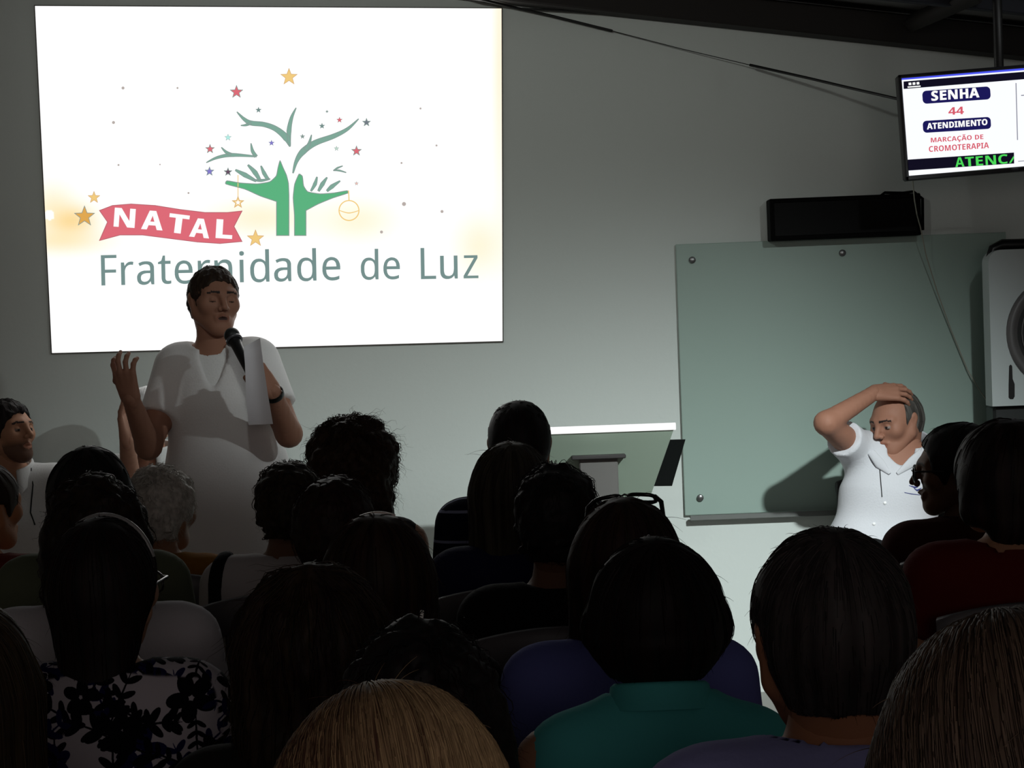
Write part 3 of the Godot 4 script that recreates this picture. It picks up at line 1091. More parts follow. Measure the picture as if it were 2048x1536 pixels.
func air_cooler() -> void:
	var d := 7.25
	var a := P(1987, 500, d)
	var b := P(1985, 813, d)
	var h := a.y - b.y
	var w := 0.56
	var t := thing("air_cooler", "white wall cabinet cooler with a big round dark grille, cut off at right", "air cooler", Vector3(b.x + w * 0.5, b.y, -d - 0.05))
	var white := mat("cooler_white", Color(0.72, 0.75, 0.75), 0.45)
	var g := Geo.new()
	var poly := PackedVector2Array()
	var r := 0.045
	poly.append(Vector2(-w / 2, 0))
	poly.append(Vector2(w / 2, 0))
	for s in 7:
		poly.append(Vector2(w / 2 - r, h - r) + Vector2.from_angle(s * PI / 12) * r)
	for s in 7:
		poly.append(Vector2(-w / 2 + r, h - r) + Vector2.from_angle(PI / 2 + s * PI / 12) * r)
	g.slab(poly, 0.1, Transform3D(Basis.IDENTITY, Vector3(0, 0, 0.05)))
	part(t, "cabinet", g.mesh(), white)
	var c := P(2128, 664, d) - t.position
	c.z = 0.05
	var face := Transform3D(Basis(Vector3.RIGHT, PI / 2), c)
	g = Geo.new()
	g.lathe([Vector2(0.21, -0.005), Vector2(0.21, 0.012), Vector2(0.2, 0.022), Vector2(0.185, 0.02), Vector2(0.17, 0.002), Vector2(0.16, 0.0)], face, 56)
	part(t, "grille_ring", g.mesh(), mat("ring_grey", Color(0.36, 0.35, 0.35), 0.5))
	g = Geo.new()
	g.lathe([Vector2(0.172, 0.002), Vector2(0.1, -0.0), Vector2(0.0, 0.002)], face, 40)
	var grille := part(t, "grille", g.mesh(), mat("grille_dark", Color(0.04, 0.04, 0.04), 0.6))
	for k in 6:
		g = Geo.new()
		var rr := 0.03 + k * 0.025
		var pts := []
		var rad := []
		for s in 37:
			pts.append(c + Vector3(cos(TAU * s / 36) * rr, sin(TAU * s / 36) * rr, 0.008))
			rad.append(0.003)
		g.tube(pts, rad, 5)
		part(grille, "grille_wire", g.mesh(), mat("ring_grey", Color.BLACK))
	g = Geo.new()
	var slot := PackedVector2Array()
	for v in [Vector2(2017, 795), Vector2(2017, 770), Vector2(2018, 732), Vector2(2021, 729), Vector2(2024, 732), Vector2(2025, 758), Vector2(2029, 768), Vector2(2029, 793), Vector2(2026, 798), Vector2(2020, 798)]:
		var k := P(v.x, v.y, d) - t.position
		slot.append(Vector2(k.x, k.y))
	slot.reverse()
	g.slab(slot, 0.01, Transform3D(Basis.IDENTITY, Vector3(0, 0, 0.053)))
	part(t, "level_window", g.mesh(), mat("window_dark", Color(0.015, 0.015, 0.015), 0.4), "dark upright level window")
	g = Geo.new()
	g.tube([P(1984, 522, d) + Vector3(0, 0, -0.06) - t.position, P(1994, 497, d) + Vector3(0, 0, -0.06) - t.position, P(2012, 488, d) + Vector3(0, 0, -0.06) - t.position, P(2200, 484, d) + Vector3(0, 0, -0.06) - t.position], [0.012, 0.018, 0.02, 0.02], 8)
	part(t, "bracket", g.mesh(), mat("window_dark", Color.BLACK))
	g = Geo.new()
	g.box(Vector3(0.005, -0.06, -0.04), Vector3(w - 0.01, 0.12, 0.12), 0.01)  # plain dark box under the cabinet
	part(t, "lower_box", g.mesh(), mat("tank_dark", Color(0.1, 0.115, 0.115), 0.5))
	g = Geo.new()
	g.box(Vector3(0, -0.12 - (b.y - 0.12) / 2, -0.02), Vector3(0.08, b.y - 0.12, 0.08), 0.005)
	part(t, "stand", g.mesh(), mat("tank_dark", Color.BLACK))
	g = Geo.new()
	g.box(Vector3(0, -b.y + 0.02, -0.02), Vector3(0.5, 0.04, 0.4), 0.01)
	part(t, "stand_foot", g.mesh(), mat("tank_dark", Color.BLACK))


func cables() -> void:
	var black := mat("cable_black", Color(0.015, 0.015, 0.015), 0.6)
	var t := thing("signal_cable", "long black cable sagging across the wall to the television, thickened where lit differently", "cable", P(1225, 62, 7.6))
	var pts := []
	var px := [Vector2(880, -25), Vector2(960, -2), Vector2(1020, 13), Vector2(1100, 31), Vector2(1225, 62), Vector2(1360, 97), Vector2(1500, 130), Vector2(1620, 157), Vector2(1700, 176), Vector2(1800, 199)]
	var dd := [7.54, 7.56, 7.66, 7.67, 7.67, 7.66, 7.6, 7.4, 7.2, 6.96]
	var rad := []
	for k in px.size():
		pts.append(P(px[k].x, px[k].y, dd[k]) - t.position)
		rad.append(0.0016)
	var g := Geo.new()
	g.tube(pts, rad, 8)
	part(t, "wire", g.mesh(), black)
	for s in [[0, 4], [6, 9]]:  # thicker black stretches stand in for where the cable is lit differently
		g = Geo.new()
		var q := []
		var e := []
		for k in range(s[0], s[1] + 1):
			q.append(pts[k])
			e.append(0.0052)
		g.tube(q, e, 8)
		part(t, "sleeve", g.mesh(), black)
	t = thing("loose_cable", "short black cable end branching off the long cable under the rafter", "cable", P(1100, 20, 7.6))
	g = Geo.new()
	pts = []
	rad = []
	for k in 6:
		var v: Vector2 = [Vector2(1044, 16.5), Vector2(1075, 19), Vector2(1120, 21), Vector2(1190, 26), Vector2(1222, 26), Vector2(1238, 25)][k]
		pts.append(P(v.x, v.y, 7.655) - t.position)
		rad.append([0.003, 0.0035, 0.0035, 0.0035, 0.0014, 0.0012][k])
	g.tube(pts, rad, 8)
	part(t, "wire", g.mesh(), black)
	t = thing("power_cord", "thin pale cord hanging from the television down towards the white cooler", "cord", P(1827, 365, 7.1))
	g = Geo.new()
	pts = []
	rad = []
	var cord := [Vector2(1825, 358), Vector2(1829, 400), Vector2(1834, 430), Vector2(1841, 455), Vector2(1852, 510), Vector2(1875, 585), Vector2(1902, 660), Vector2(1935, 740), Vector2(1962, 785), Vector2(1984, 815), Vector2(1990, 835)]
	for k in cord.size():
		pts.append(P(cord[k].x, cord[k].y, [6.97, 7.25, 7.46, 7.54, 7.6, 7.64, 7.66, 7.66, 7.64, 7.54, 7.46][k]) - t.position)
		rad.append(0.0022)
	g.tube(pts, rad, 6)
	part(t, "wire", g.mesh(), mat("cord_pale", Color(0.62, 0.6, 0.55), 0.6))


# ---------------------------------------------------------------- people
func ell(t: float) -> Vector3:
	return Vector3(0.76 + t * 10.0, 0.87 + t * 10.0, 0.98 + t * 10.0)


func head_field(fem: bool, cell: float) -> Field:
	# centre of the head at the origin, face towards -z, crown at y = 0.117
	var F := Field.new(Vector3(-0.11, -0.15, -0.15), Vector3(0.11, 0.14, 0.135), cell)
	var j := 0.9 if fem else 1.0
	F.bone(Vector3(0, 0.03, 0.012), Vector3(0, 0.03, 0.012), 0.1, 0.1, 0.02, Vector3(0.76, 0.87, 0.98))
	F.bone(Vector3(0, 0.0, -0.035), Vector3(0, -0.06, -0.047), 0.061, 0.044 * j, 0.03)
	F.bone(Vector3(0, -0.091, -0.066), Vector3(0, -0.091, -0.066), 0.022 * j, 0.022 * j, 0.025)
	for s in [-1.0, 1.0]:
		F.bone(Vector3(s * 0.057, -0.04, 0.0), Vector3(s * 0.018, -0.088, -0.058), 0.02, 0.018 * j, 0.03)
		F.bone(Vector3(s * 0.045, -0.016, -0.06), Vector3(s * 0.045, -0.016, -0.06), 0.022, 0.022, 0.025)
		F.bone(Vector3(s * 0.012, 0.024, -0.088), Vector3(s * 0.045, 0.025, -0.072), 0.012, 0.01, 0.015)
	F.bone(Vector3(0, -0.02, 0.045), Vector3(0, -0.09, 0.03), 0.06, 0.05, 0.03)
	for s in [-1.0, 1.0]:
		F.bone(Vector3(s * 0.031, 0.004, -0.101), Vector3(s * 0.033, 0.004, -0.1), 0.014, 0.014, 0.016, Vector3(1.2, 0.9, 1), 1)
		F.bone(Vector3(s * 0.031, 0.003, -0.078), Vector3(s * 0.031, 0.003, -0.078), 0.0135, 0.0135, 0.002)
	F.bone(Vector3(0, 0.016, -0.094), Vector3(0, -0.024, -0.115), 0.007, 0.0105 * j, 0.014)
	for s in [-1.0, 1.0]:
		F.bone(Vector3(s * 0.012, -0.029, -0.103), Vector3(s * 0.012, -0.029, -0.103), 0.0085, 0.0085, 0.008)
		F.bone(Vector3(s * 0.006, -0.0375, -0.108), Vector3(s * 0.006, -0.036, -0.108), 0.003, 0.003, 0.003, Vector3.ONE, 1)
	F.bone(Vector3(-0.02, -0.056, -0.086), Vector3(0, -0.0535, -0.094), 0.005, 0.006, 0.01)
	F.bone(Vector3(0.02, -0.056, -0.086), Vector3(0, -0.0535, -0.094), 0.005, 0.006, 0.01)
	F.bone(Vector3(-0.014, -0.067, -0.086), Vector3(0.014, -0.067, -0.086), 0.0062, 0.0062, 0.01)
	F.bone(Vector3(-0.022, -0.0605, -0.1), Vector3(0.022, -0.0605, -0.1), 0.0028, 0.0028, 0.004, Vector3(1, 1, 2.2), 1)
	for s in [-1.0, 1.0]:
		F.bone(Vector3(s * 0.079, 0.014, 0.012), Vector3(s * 0.075, -0.018, 0.004), 0.02, 0.012, 0.006, Vector3(0.4, 1, 0.8))
		F.bone(Vector3(s * 0.09, 0.008, 0.004), Vector3(s * 0.087, -0.006, 0.0), 0.009, 0.007, 0.006, Vector3(0.7, 1, 0.8), 1)
	return F


func face_paint(v: Vector3, o: Dictionary) -> Color:
	var c: Color = o.skin
	if v.z > -0.03:
		return c
	if Vector2(v.x / 0.023, (v.y + 0.061) / 0.0125).length() < 1.0 and v.z < -0.08:
		c = c.lerp(Color(c.r * 0.72, c.g * 0.5, c.b * 0.5), 0.6)
	if o.get("mouth", "") == "open" and Vector2(v.x / 0.016, (v.y + 0.0612) / 0.0062).length() < 1.0 and v.z < -0.07:
		c = Color(0.05, 0.02, 0.018)
	var beard: float = o.get("beard", 0.0)
	if beard > 0.0 and v.y < -0.034 and v.z < -0.02:
		var at := clampf((-v.y - 0.034) / 0.02, 0.0, 1.0) * beard
		if Vector2(v.x / 0.021, (v.y + 0.061) / 0.011).length() < 1.0:
			at = 0.0
		c = c.lerp(Color(0.012, 0.009, 0.008), at)
	var ax := absf(v.x)
	var brow := 0.027 + 0.12 * (ax - 0.03) * (1.0 if ax < 0.04 else -1.5)
	if ax > 0.012 and ax < 0.052 and absf(v.y - brow) < 0.0036 and v.z < -0.055:
		c = Color(0.015, 0.01, 0.008)
	var e := Vector3(ax - 0.031, v.y - 0.003, v.z + 0.078)
	if e.length() < 0.0149 and v.z < -0.083:
		if o.get("eyes", "open") == "open" and absf(v.y - 0.0015) < 0.0036:
			c = Color(0.015, 0.01, 0.008) if Vector2(e.x, e.y + 0.001).length() < 0.0058 else Color(0.26, 0.21, 0.19)
		elif absf(v.y + 0.005) < 0.0022:
			c = Color(0.02, 0.012, 0.01)
	return c


func hand_field(side: float, curls: Array, spread: float, thumb: Array, cell := 0.0032) -> Field:
	# wrist at the origin, fingers along -z, palm towards -y; side 1 is a right hand (thumb at -x)
	var F := Field.new(Vector3(-0.1, -0.12, -0.215), Vector3(0.1, 0.08, 0.06), cell)
	var long := [0.073, 0.081, 0.075, 0.059]
	F.bone(Vector3(0, 0, 0.012), Vector3(0, 0, -0.012), 0.025, 0.024, 0.01, Vector3(1, 0.78, 1))
	for k in 4:
		var x := side * (-0.0305 + 0.0203 * k)
		var y := -0.004 * absf(k - 1.3)
		var base := Vector3(x, y, -0.088 + 0.004 * absf(k - 1.0))
		F.bone(Vector3(x * 0.65, 0, -0.005), base, 0.0135, 0.0105, 0.014)
		var p := base
		var a := 0.0
		var side_turn := side * spread * (k - 1.4)
		for s in 3:
			a += deg_to_rad(curls[k][s])
			var q: Vector3 = p + Vector3(sin(side_turn) * cos(a), -sin(a), -cos(a) * cos(side_turn)) * long[k] * [0.46, 0.3, 0.24][s]
			F.bone(p, q, [0.0092, 0.0084, 0.0077][s], [0.0084, 0.0077, 0.0066][s], 0.0035)
			p = q
	F.bone(Vector3(-side * 0.016, -0.008, -0.015), Vector3(-side * 0.03, -0.014, -0.045), 0.017, 0.014, 0.015)
	var t := Vector3(-side * 0.03, -0.012, -0.042)
	for s in 2:
		var q: Vector3 = t + Vector3(-side * thumb[s].x, thumb[s].y, thumb[s].z).normalized() * [0.036, 0.03][s]
		F.bone(t, q, [0.0115, 0.0098][s], [0.0098, 0.0082][s], 0.006)
		t = q
	return F


func aim(fingers: Vector3, palm: Vector3) -> Basis:
	var z := -fingers.normalized()
	var y := -(palm - z * palm.dot(z)).normalized()
	return Basis(y.cross(z), y, z)


func torso(F: Field, j: Dictionary, g: float, m: float, chest_out: float) -> void:
	var hip: Vector3 = (j.hipL + j.hipR) * 0.5
	var sh: Vector3 = (j.shL + j.shR) * 0.5
	var up := (sh - hip).normalized()
	var chest := sh - up * 0.13
	F.bone(j.hipL * 0.75 + hip * 0.25, j.hipR * 0.75 + hip * 0.25, 0.118 * m + g, 0.118 * m + g, 0.06, Vector3(1, 1, 0.92))
	F.bone(hip + up * 0.04, chest, 0.132 * m + g, 0.132 * m + g, 0.06, Vector3(1.1, 1, 0.82))
	F.bone(chest, sh - up * 0.055, 0.128 * m + g, 0.1 * m + g, 0.05, Vector3(1.16, 1, 0.8))
	F.bone(sh.lerp(j.shL, 0.72) - up * 0.012, sh.lerp(j.shR, 0.72) - up * 0.012, 0.06 + g, 0.06 + g, 0.05, Vector3(1, 1, 0.95))
	var front: Vector3 = j.front
	for s in ["shL", "shR"]:
		F.bone(sh + up * 0.022, sh.lerp(j[s], 0.78) + up * 0.008, 0.046 + g * 0.7, 0.044 + g, 0.045)
		if chest_out > 0.0:
			var b: Vector3 = sh.lerp(j[s], 0.5) - up * 0.15 + front * 0.075
			F.bone(b, b, 0.058 * chest_out + g, 0.058 * chest_out + g, 0.04)


func arm(F: Field, j: Dictionary, s: String, g: float, upto: float, m: float) -> void:
	var a: Vector3 = j["sh" + s]
	var e: Vector3 = j["el" + s]
	var w: Vector3 = j["wr" + s]
	var f := minf(upto, 1.0)
	F.bone(a, a.lerp(e, f), 0.053 * m + g, lerpf(0.053, 0.041, f) * m + g, 0.035)
	if upto > 1.0:
		F.bone(e, e.lerp(w, upto - 1.0), 0.041 * m + g, lerpf(0.041, 0.027, upto - 1.0) * m + g, 0.015)


func leg(F: Field, j: Dictionary, s: String, g: float) -> void:
	F.bone(j["hip" + s], j["kn" + s], 0.082 + g, 0.056 + g, 0.04)
	F.bone(j["kn" + s], j["an" + s], 0.056 + g, 0.036 + g, 0.02)


func joints_box(j: Dictionary, keys: Array, pad: float) -> Array:
	var a: Vector3 = j[keys[0]]
	var b := a
	for k in keys:
		a = a.min(j[k])
		b = b.max(j[k])
	return [a - Vector3(pad, pad, pad), b + Vector3(pad, pad, pad)]


func person(o: Dictionary) -> Node3D:
	# o: u, v, d place the top of the hair; the body is built facing -z in its own axes and turned by «yaw»
	var d: float = o.d
	var hs: float = o.get("hs", 1.0)
	var fem: bool = o.get("fem", false)
	var hair: Dictionary = o.hair
	var top := P(o.u, o.v, d)
	var yaw := deg_to_rad(o.get("yaw", 0.0))
	var t := thing("person", o.label, "person", Vector3(top.x, 0, -d), yaw, o.get("group", ""))
	var own := t.transform.affine_inverse()
	var hc: Vector3 = Vector3(0, top.y - hair.t - 0.117 * hs, -0.015)
	var w: float = o.get("w", 0.86 if fem else 1.0)
	var m: float = o.get("m", 0.92 if fem else 1.0)
	var stand: bool = o.get("stand", false)
	var hip_y := 0.9 if stand else 0.585
	var shy: float = hc.y - o.get("neck", 0.187) * hs
	var j := {"front": Vector3(0, 0, -1)}
	for s in ["L", "R"]:
		var x := -1.0 if s == "L" else 1.0
		j["hip" + s] = Vector3(x * 0.088, hip_y, 0.02)
		j["sh" + s] = Vector3(x * 0.175 * w, shy - 0.008, 0.025)
		j["el" + s] = Vector3(x * 0.215 * w, shy - 0.27, -0.02)
		j["wr" + s] = Vector3(x * 0.08, 0.67, -0.22)
		if stand:
			j["kn" + s] = Vector3(x * 0.1, 0.49, -0.01)
			j["an" + s] = Vector3(x * 0.11, 0.09, 0.02)
		else:
			j["kn" + s] = Vector3(x * 0.1, 0.545, -0.33)
			j["an" + s] = Vector3(x * 0.1, 0.1, -0.2)
	var px: Dictionary = o.get("px", {})
	for k in px:
		j[k] = own * P(px[k][0], px[k][1], px[k][2])
	for s in ["L", "R"]:
		j["toe" + s] = j["an" + s] + Vector3(0, -0.06, -0.14)
	if px.has("head"):
		hc = j.head
	var face := Basis.from_euler(Vector3(deg_to_rad(o.get("pitch", 0.0)), deg_to_rad(o.get("turn", 0.0)), deg_to_rad(o.get("tilt", 0.0))))
	if o.has("forward"):
		face = Basis.looking_at(own.basis * (o.forward as Vector3), Vector3.UP) * Basis(Vector3(0, 0, 1), deg_to_rad(o.get("tilt", 0.0)))
	var head := Transform3D(face.scaled(Vector3.ONE * hs), hc)
	var sh: Vector3 = (j.shL + j.shR) * 0.5
	# body: one continuous skin from crown to feet
	var keys := ["hipL", "hipR", "shL", "shR", "elL", "elR", "wrL", "wrR", "knL", "knR", "anL", "anR", "toeL", "toeR"]
	j["nape"] = head * Vector3(0, -0.075, 0.022)
	var bb := joints_box(j, keys + ["nape"], 0.17)
	var cell: float = o.get("cell", 0.016)
	var F := Field.new(bb[0], bb[1], cell)
	torso(F, j, 0.0, m, 0.8 if fem else 0.0)
	var nr := 0.05 if fem else 0.058
	F.bone(sh + Vector3(0, 0.01, 0), j.nape, nr + 0.004, nr - 0.004, 0.025)
	for s in ["L", "R"]:
		arm(F, j, s, 0.0, 2.0, m)
		leg(F, j, s, 0.0)
		F.bone(j["an" + s], j["toe" + s], 0.036, 0.03, 0.02)
	var g := Geo.new()
	g.tone = o.skin
	g.net(F)
	var fine: float = o.get("head_cell", 0.006)
	g.net(head_field(fem, fine), head, func(v: Vector3) -> Color: return face_paint(v, o))
	for s in ["L", "R"]:
		var e: Vector3 = j["el" + s]
		var wr: Vector3 = j["wr" + s]
		var hd: Dictionary = o.get("hands", {}).get(s, {})
		var fingers: Vector3 = hd.get("fingers", own.basis.inverse() * (wr - e))
		var palm: Vector3 = hd.get("palm", Vector3(0, -1, 0))
		var curls: Array = hd.get("curls", [[12, 22, 14], [14, 24, 16], [16, 26, 18], [18, 28, 20]])
		var H := hand_field(1.0 if s == "R" else -1.0, curls, hd.get("spread", 0.08), hd.get("thumb", [Vector3(0.75, -0.25, -0.6), Vector3(0.4, -0.2, -0.9)]), 0.0032 if hd else 0.006)
		var at := Transform3D(aim(own.basis * fingers, own.basis * palm).scaled(Vector3.ONE * (0.92 if fem else 1.0)), wr)
		g.net(H, at)
	part(t, "body", g.mesh(), tinted("skin", 0.62, 0.4))
	# clothing
	var shirt: Dictionary = o.shirt
	var grow: float = shirt.get("grow", 0.012)
	var S := Field.new(bb[0], bb[1], shirt.get("cell", 0.013))
	torso(S, j, grow, m, 0.8 if fem else 0.0)
	var hip: Vector3 = (j.hipL + j.hipR) * 0.5
	if shirt.has("hem"):
		S.bone(hip + Vector3(0, 0.1, 0), Vector3(hip.x, shirt.hem, hip.z), 0.14 * m + grow, 0.15 * m + grow, 0.06, Vector3(1.15, 1, 0.9))
		S.cut(Vector3(hip.x, shirt.hem, hip.z), Vector3(0, -1, 0), 0.4)
	var sleeve: float = shirt.get("sleeve", 0.55)
	if sleeve > 0.0:
		var A := Field.new(bb[0], bb[1], shirt.get("cell", 0.013))
		for s in ["L", "R"]:
			arm(A, j, s, grow + shirt.get("loose", 0.002), sleeve + (0.2 if sleeve <= 1.0 else 0.0), m)
			if sleeve <= 1.0:
				var a: Vector3 = j["sh" + s]
				var e: Vector3 = j["el" + s]
				var end := a.lerp(e, sleeve)
				var along := (e - a).normalized()
				A.cut(end, along, 0.13)
		S.join(A, 0.035)
	var nk: Vector3 = j.nape - sh
	if shirt.has("slope"):
		for s in ["shL", "shR"]:
			S.bone(sh + nk.normalized() * float(shirt.slope), sh.lerp(j[s], 0.72), 0.052, 0.05, 0.05)
	S.bone(sh + nk.normalized() * 0.05 + j.front * shirt.get("scoop_z", 0.012), sh + nk.normalized() * 0.2 + j.front * 0.02, nr + shirt.get("scoop", 0.007), nr + 0.06, 0.01, Vector3.ONE, 1)
	if shirt.has("vee"):
		S.bone(sh + Vector3(0, 0.03, 0) + j.front * 0.09, sh + Vector3(0, -float(shirt.vee), 0) + j.front * 0.15, 0.055, 0.012, 0.008, Vector3(0.9, 1, 1.3), 1)
	g = Geo.new()
	g.net(S)
	var sm := part(t, shirt.get("name", "shirt"), g.mesh(), shirt.mat, shirt.get("label", ""))
	if shirt.has("under"):
		var U := Field.new(bb[0], bb[1], 0.012)
		torso(U, j, 0.004, m, 0.0)
		U.bone(sh + nk.normalized() * 0.06 + j.front * 0.01, sh + nk.normalized() * 0.2, nr + 0.008, nr + 0.06, 0.01, Vector3.ONE, 1)
		g = Geo.new()
		g.net(U)
		part(t, "undershirt", g.mesh(), shirt.under)
	if shirt.has("collar"):
		var cd: Dictionary = shirt.collar
		g = Geo.new()
		collar(g, sh + nk.normalized() * cd.get("up", 0.1) + j.front * cd.get("fwd", 0.0), nr + cd.get("loose", 0.014), cd.get("h", 0.03), cd.get("fold", 0.03), cd.get("gap", 50.0), cd.get("point", 0.0), cd.get("tilt", 0.022))
		part(sm, "collar", g.mesh(), shirt.mat)
	g = Geo.new()
	var Q := Field.new(bb[0], bb[1], 0.018)
	Q.bone(j.hipL, j.hipR, 0.118 * m + 0.004, 0.118 * m + 0.004, 0.05, Vector3(1, 1, 0.9))
	for s in ["L", "R"]:
		leg(Q, j, s, 0.012)
	Q.cut(hip + Vector3(0, 0.07, 0), Vector3(0, 1, 0), 0.3)
	g.net(Q)
	part(t, "trousers", g.mesh(), o.get("trousers", cloth("dark_denim", Color(0.1, 0.11, 0.15))))
	for s in ["L", "R"]:
		g = Geo.new()
		var an: Vector3 = j["an" + s]
		var toe: Vector3 = j["toe" + s]
		var fl := Vector3(an.x, 0.036, an.z)
		var Z := Field.new(an.min(toe) - Vector3(0.09, 0.07, 0.09), an.max(toe) + Vector3(0.09, 0.05, 0.09), 0.012)
		Z.bone(fl + (an - Vector3(toe.x, an.y, toe.z)).normalized() * 0.02, Vector3(toe.x, 0.036, toe.z), 0.042, 0.04, 0.02)
		Z.bone(fl, an, 0.044, 0.046, 0.02)
		Z.cut(Vector3(an.x, 0.002, an.z), Vector3(0, -1, 0), 0.3)
		g.net(Z)
		part(t, "shoe", g.mesh(), mat("shoe_dark", Color(0.06, 0.05, 0.05), 0.5))
	# hair
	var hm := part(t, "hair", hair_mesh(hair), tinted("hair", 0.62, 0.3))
	hm.transform = head
	if o.has("glasses"):
		var gl := part(t, "glasses", glasses(o.get("thick", 1.0)), mat("spectacle_black", Color(0.015, 0.015, 0.015), 0.3))
		gl.transform = head * (o.glasses as Transform3D)
	if o.has("band"):
		var bd: Dictionary = o.band
		g = Geo.new()
		var pts := []
		var rad := []
		for k in 25:
			var a := deg_to_rad(lerpf(bd.get("from", -95.0), bd.get("to", 95.0), k / 24.0))
			var e := ell(hair.t + 0.003) * 0.1
			var zz: float = bd.z
			var f := sqrt(maxf(0.05, 1.0 - pow((zz - 0.012) / e.z, 2.0)))
			pts.append(Vector3(sin(a) * e.x * f, 0.03 + cos(a) * e.y * f, zz))
			rad.append(0.0035)
		g.tube(pts, rad, 8, Vector3(1, 1, 1.6))
		var b := part(t, "band_arc", g.mesh(), mat(bd.key, bd.color, 0.35))
		b.transform = head
	if o.has("earring"):
		g = Geo.new()
		g.ball(Vector3(o.earring * 0.082, -0.036, 0.006), Vector3(0.004, 0.005, 0.004), 12, 8)
		var er := part(t, "earring", g.mesh(), mat("earring", Color(0.9, 0.88, 0.85), 0.15, 0.6))
		er.transform = head
	if o.get("seat", true) and not stand:
		chair(o, t)
	t.set_meta("head", head)
	t.set_meta("shirt_field", S)
	t.set_meta("joints", j)
	return t


func collar(g: Geo, c: Vector3, r: float, h: float, fold: float, gap: float, point: float, tilt := 0.022) -> void:
	# a stand that hugs the neck and turns over outwards, open at the front (-z)
	var n := 28
	var first := g.p.size()
	for k in n + 1:
		var f := float(k) / n
		var a := deg_to_rad(gap * 0.5 + (360.0 - gap) * f)
		var dir := Vector3(sin(a), 0, -cos(a) * 1.05)
		var near := pow(absf(f - 0.5) * 2.0, 6.0)
		var down := fold + point * near
		var drop := Vector3(0, -tilt * (0.5 - 0.5 * dir.z) * 1.2, 0)
		var out := r + 0.016 + 0.012 * near
		for q in [Vector2(r, -h * 0.4), Vector2(r - 0.002, h * 0.55), Vector2(r + 0.004, h * 0.66), Vector2(r + 0.01, h * 0.5), Vector2(out, h * 0.5 - down), Vector2(out - 0.005, h * 0.5 - down), Vector2(r + 0.006, h * 0.3)]:
			g.pt(c + dir * q.x + Vector3(0, q.y, 0) + drop)
	var s := 7
	for k in n:
		for e in s:
			var a := first + k * s + e
			var b := first + k * s + (e + 1) % s
			g.i.append_array(PackedInt32Array([a, b, a + s, b, b + s, a + s]))
	for e in [0, n]:
		for k in range(1, s - 1):
			var a: int = first + e * s
			if e == 0:
				g.i.append_array(PackedInt32Array([a, a + k + 1, a + k]))
			else:
				g.i.append_array(PackedInt32Array([a, a + k, a + k + 1]))


func glasses(thick := 1.0) -> Mesh:
	var g := Geo.new()
	for s in [-1.0, 1.0]:
		var pts := []
		var rad := []
		for k in 21:
			var a := TAU * k / 20.0
			var e := Vector2(cos(a), sin(a))
			var q := pow(pow(absf(e.x), 3.5) + pow(absf(e.y), 3.5), -1.0 / 3.5)
			pts.append(Vector3(s * 0.034 + e.x * q * 0.0265, -0.002 + e.y * q * 0.019, -0.113 + absf(s * 0.034 + e.x * 0.026) * 0.12))
			rad.append(0.0024 * thick)
		g.tube(pts, rad, 6)
		g.tube([Vector3(s * 0.06, 0.008, -0.107), Vector3(s * 0.073, 0.009, -0.095), Vector3(s * 0.081, 0.009, -0.03), Vector3(s * 0.081, 0.006, 0.01), Vector3(s * 0.08, -0.014, 0.028)], [0.0028 * thick, 0.0028 * thick, 0.0024 * thick, 0.0024 * thick, 0.002 * thick], 6)
	g.tube([Vector3(-0.01, 0.004, -0.113), Vector3(0, 0.007, -0.116), Vector3(0.01, 0.004, -0.113)], [0.002, 0.002, 0.002], 6)
	return g.mesh()


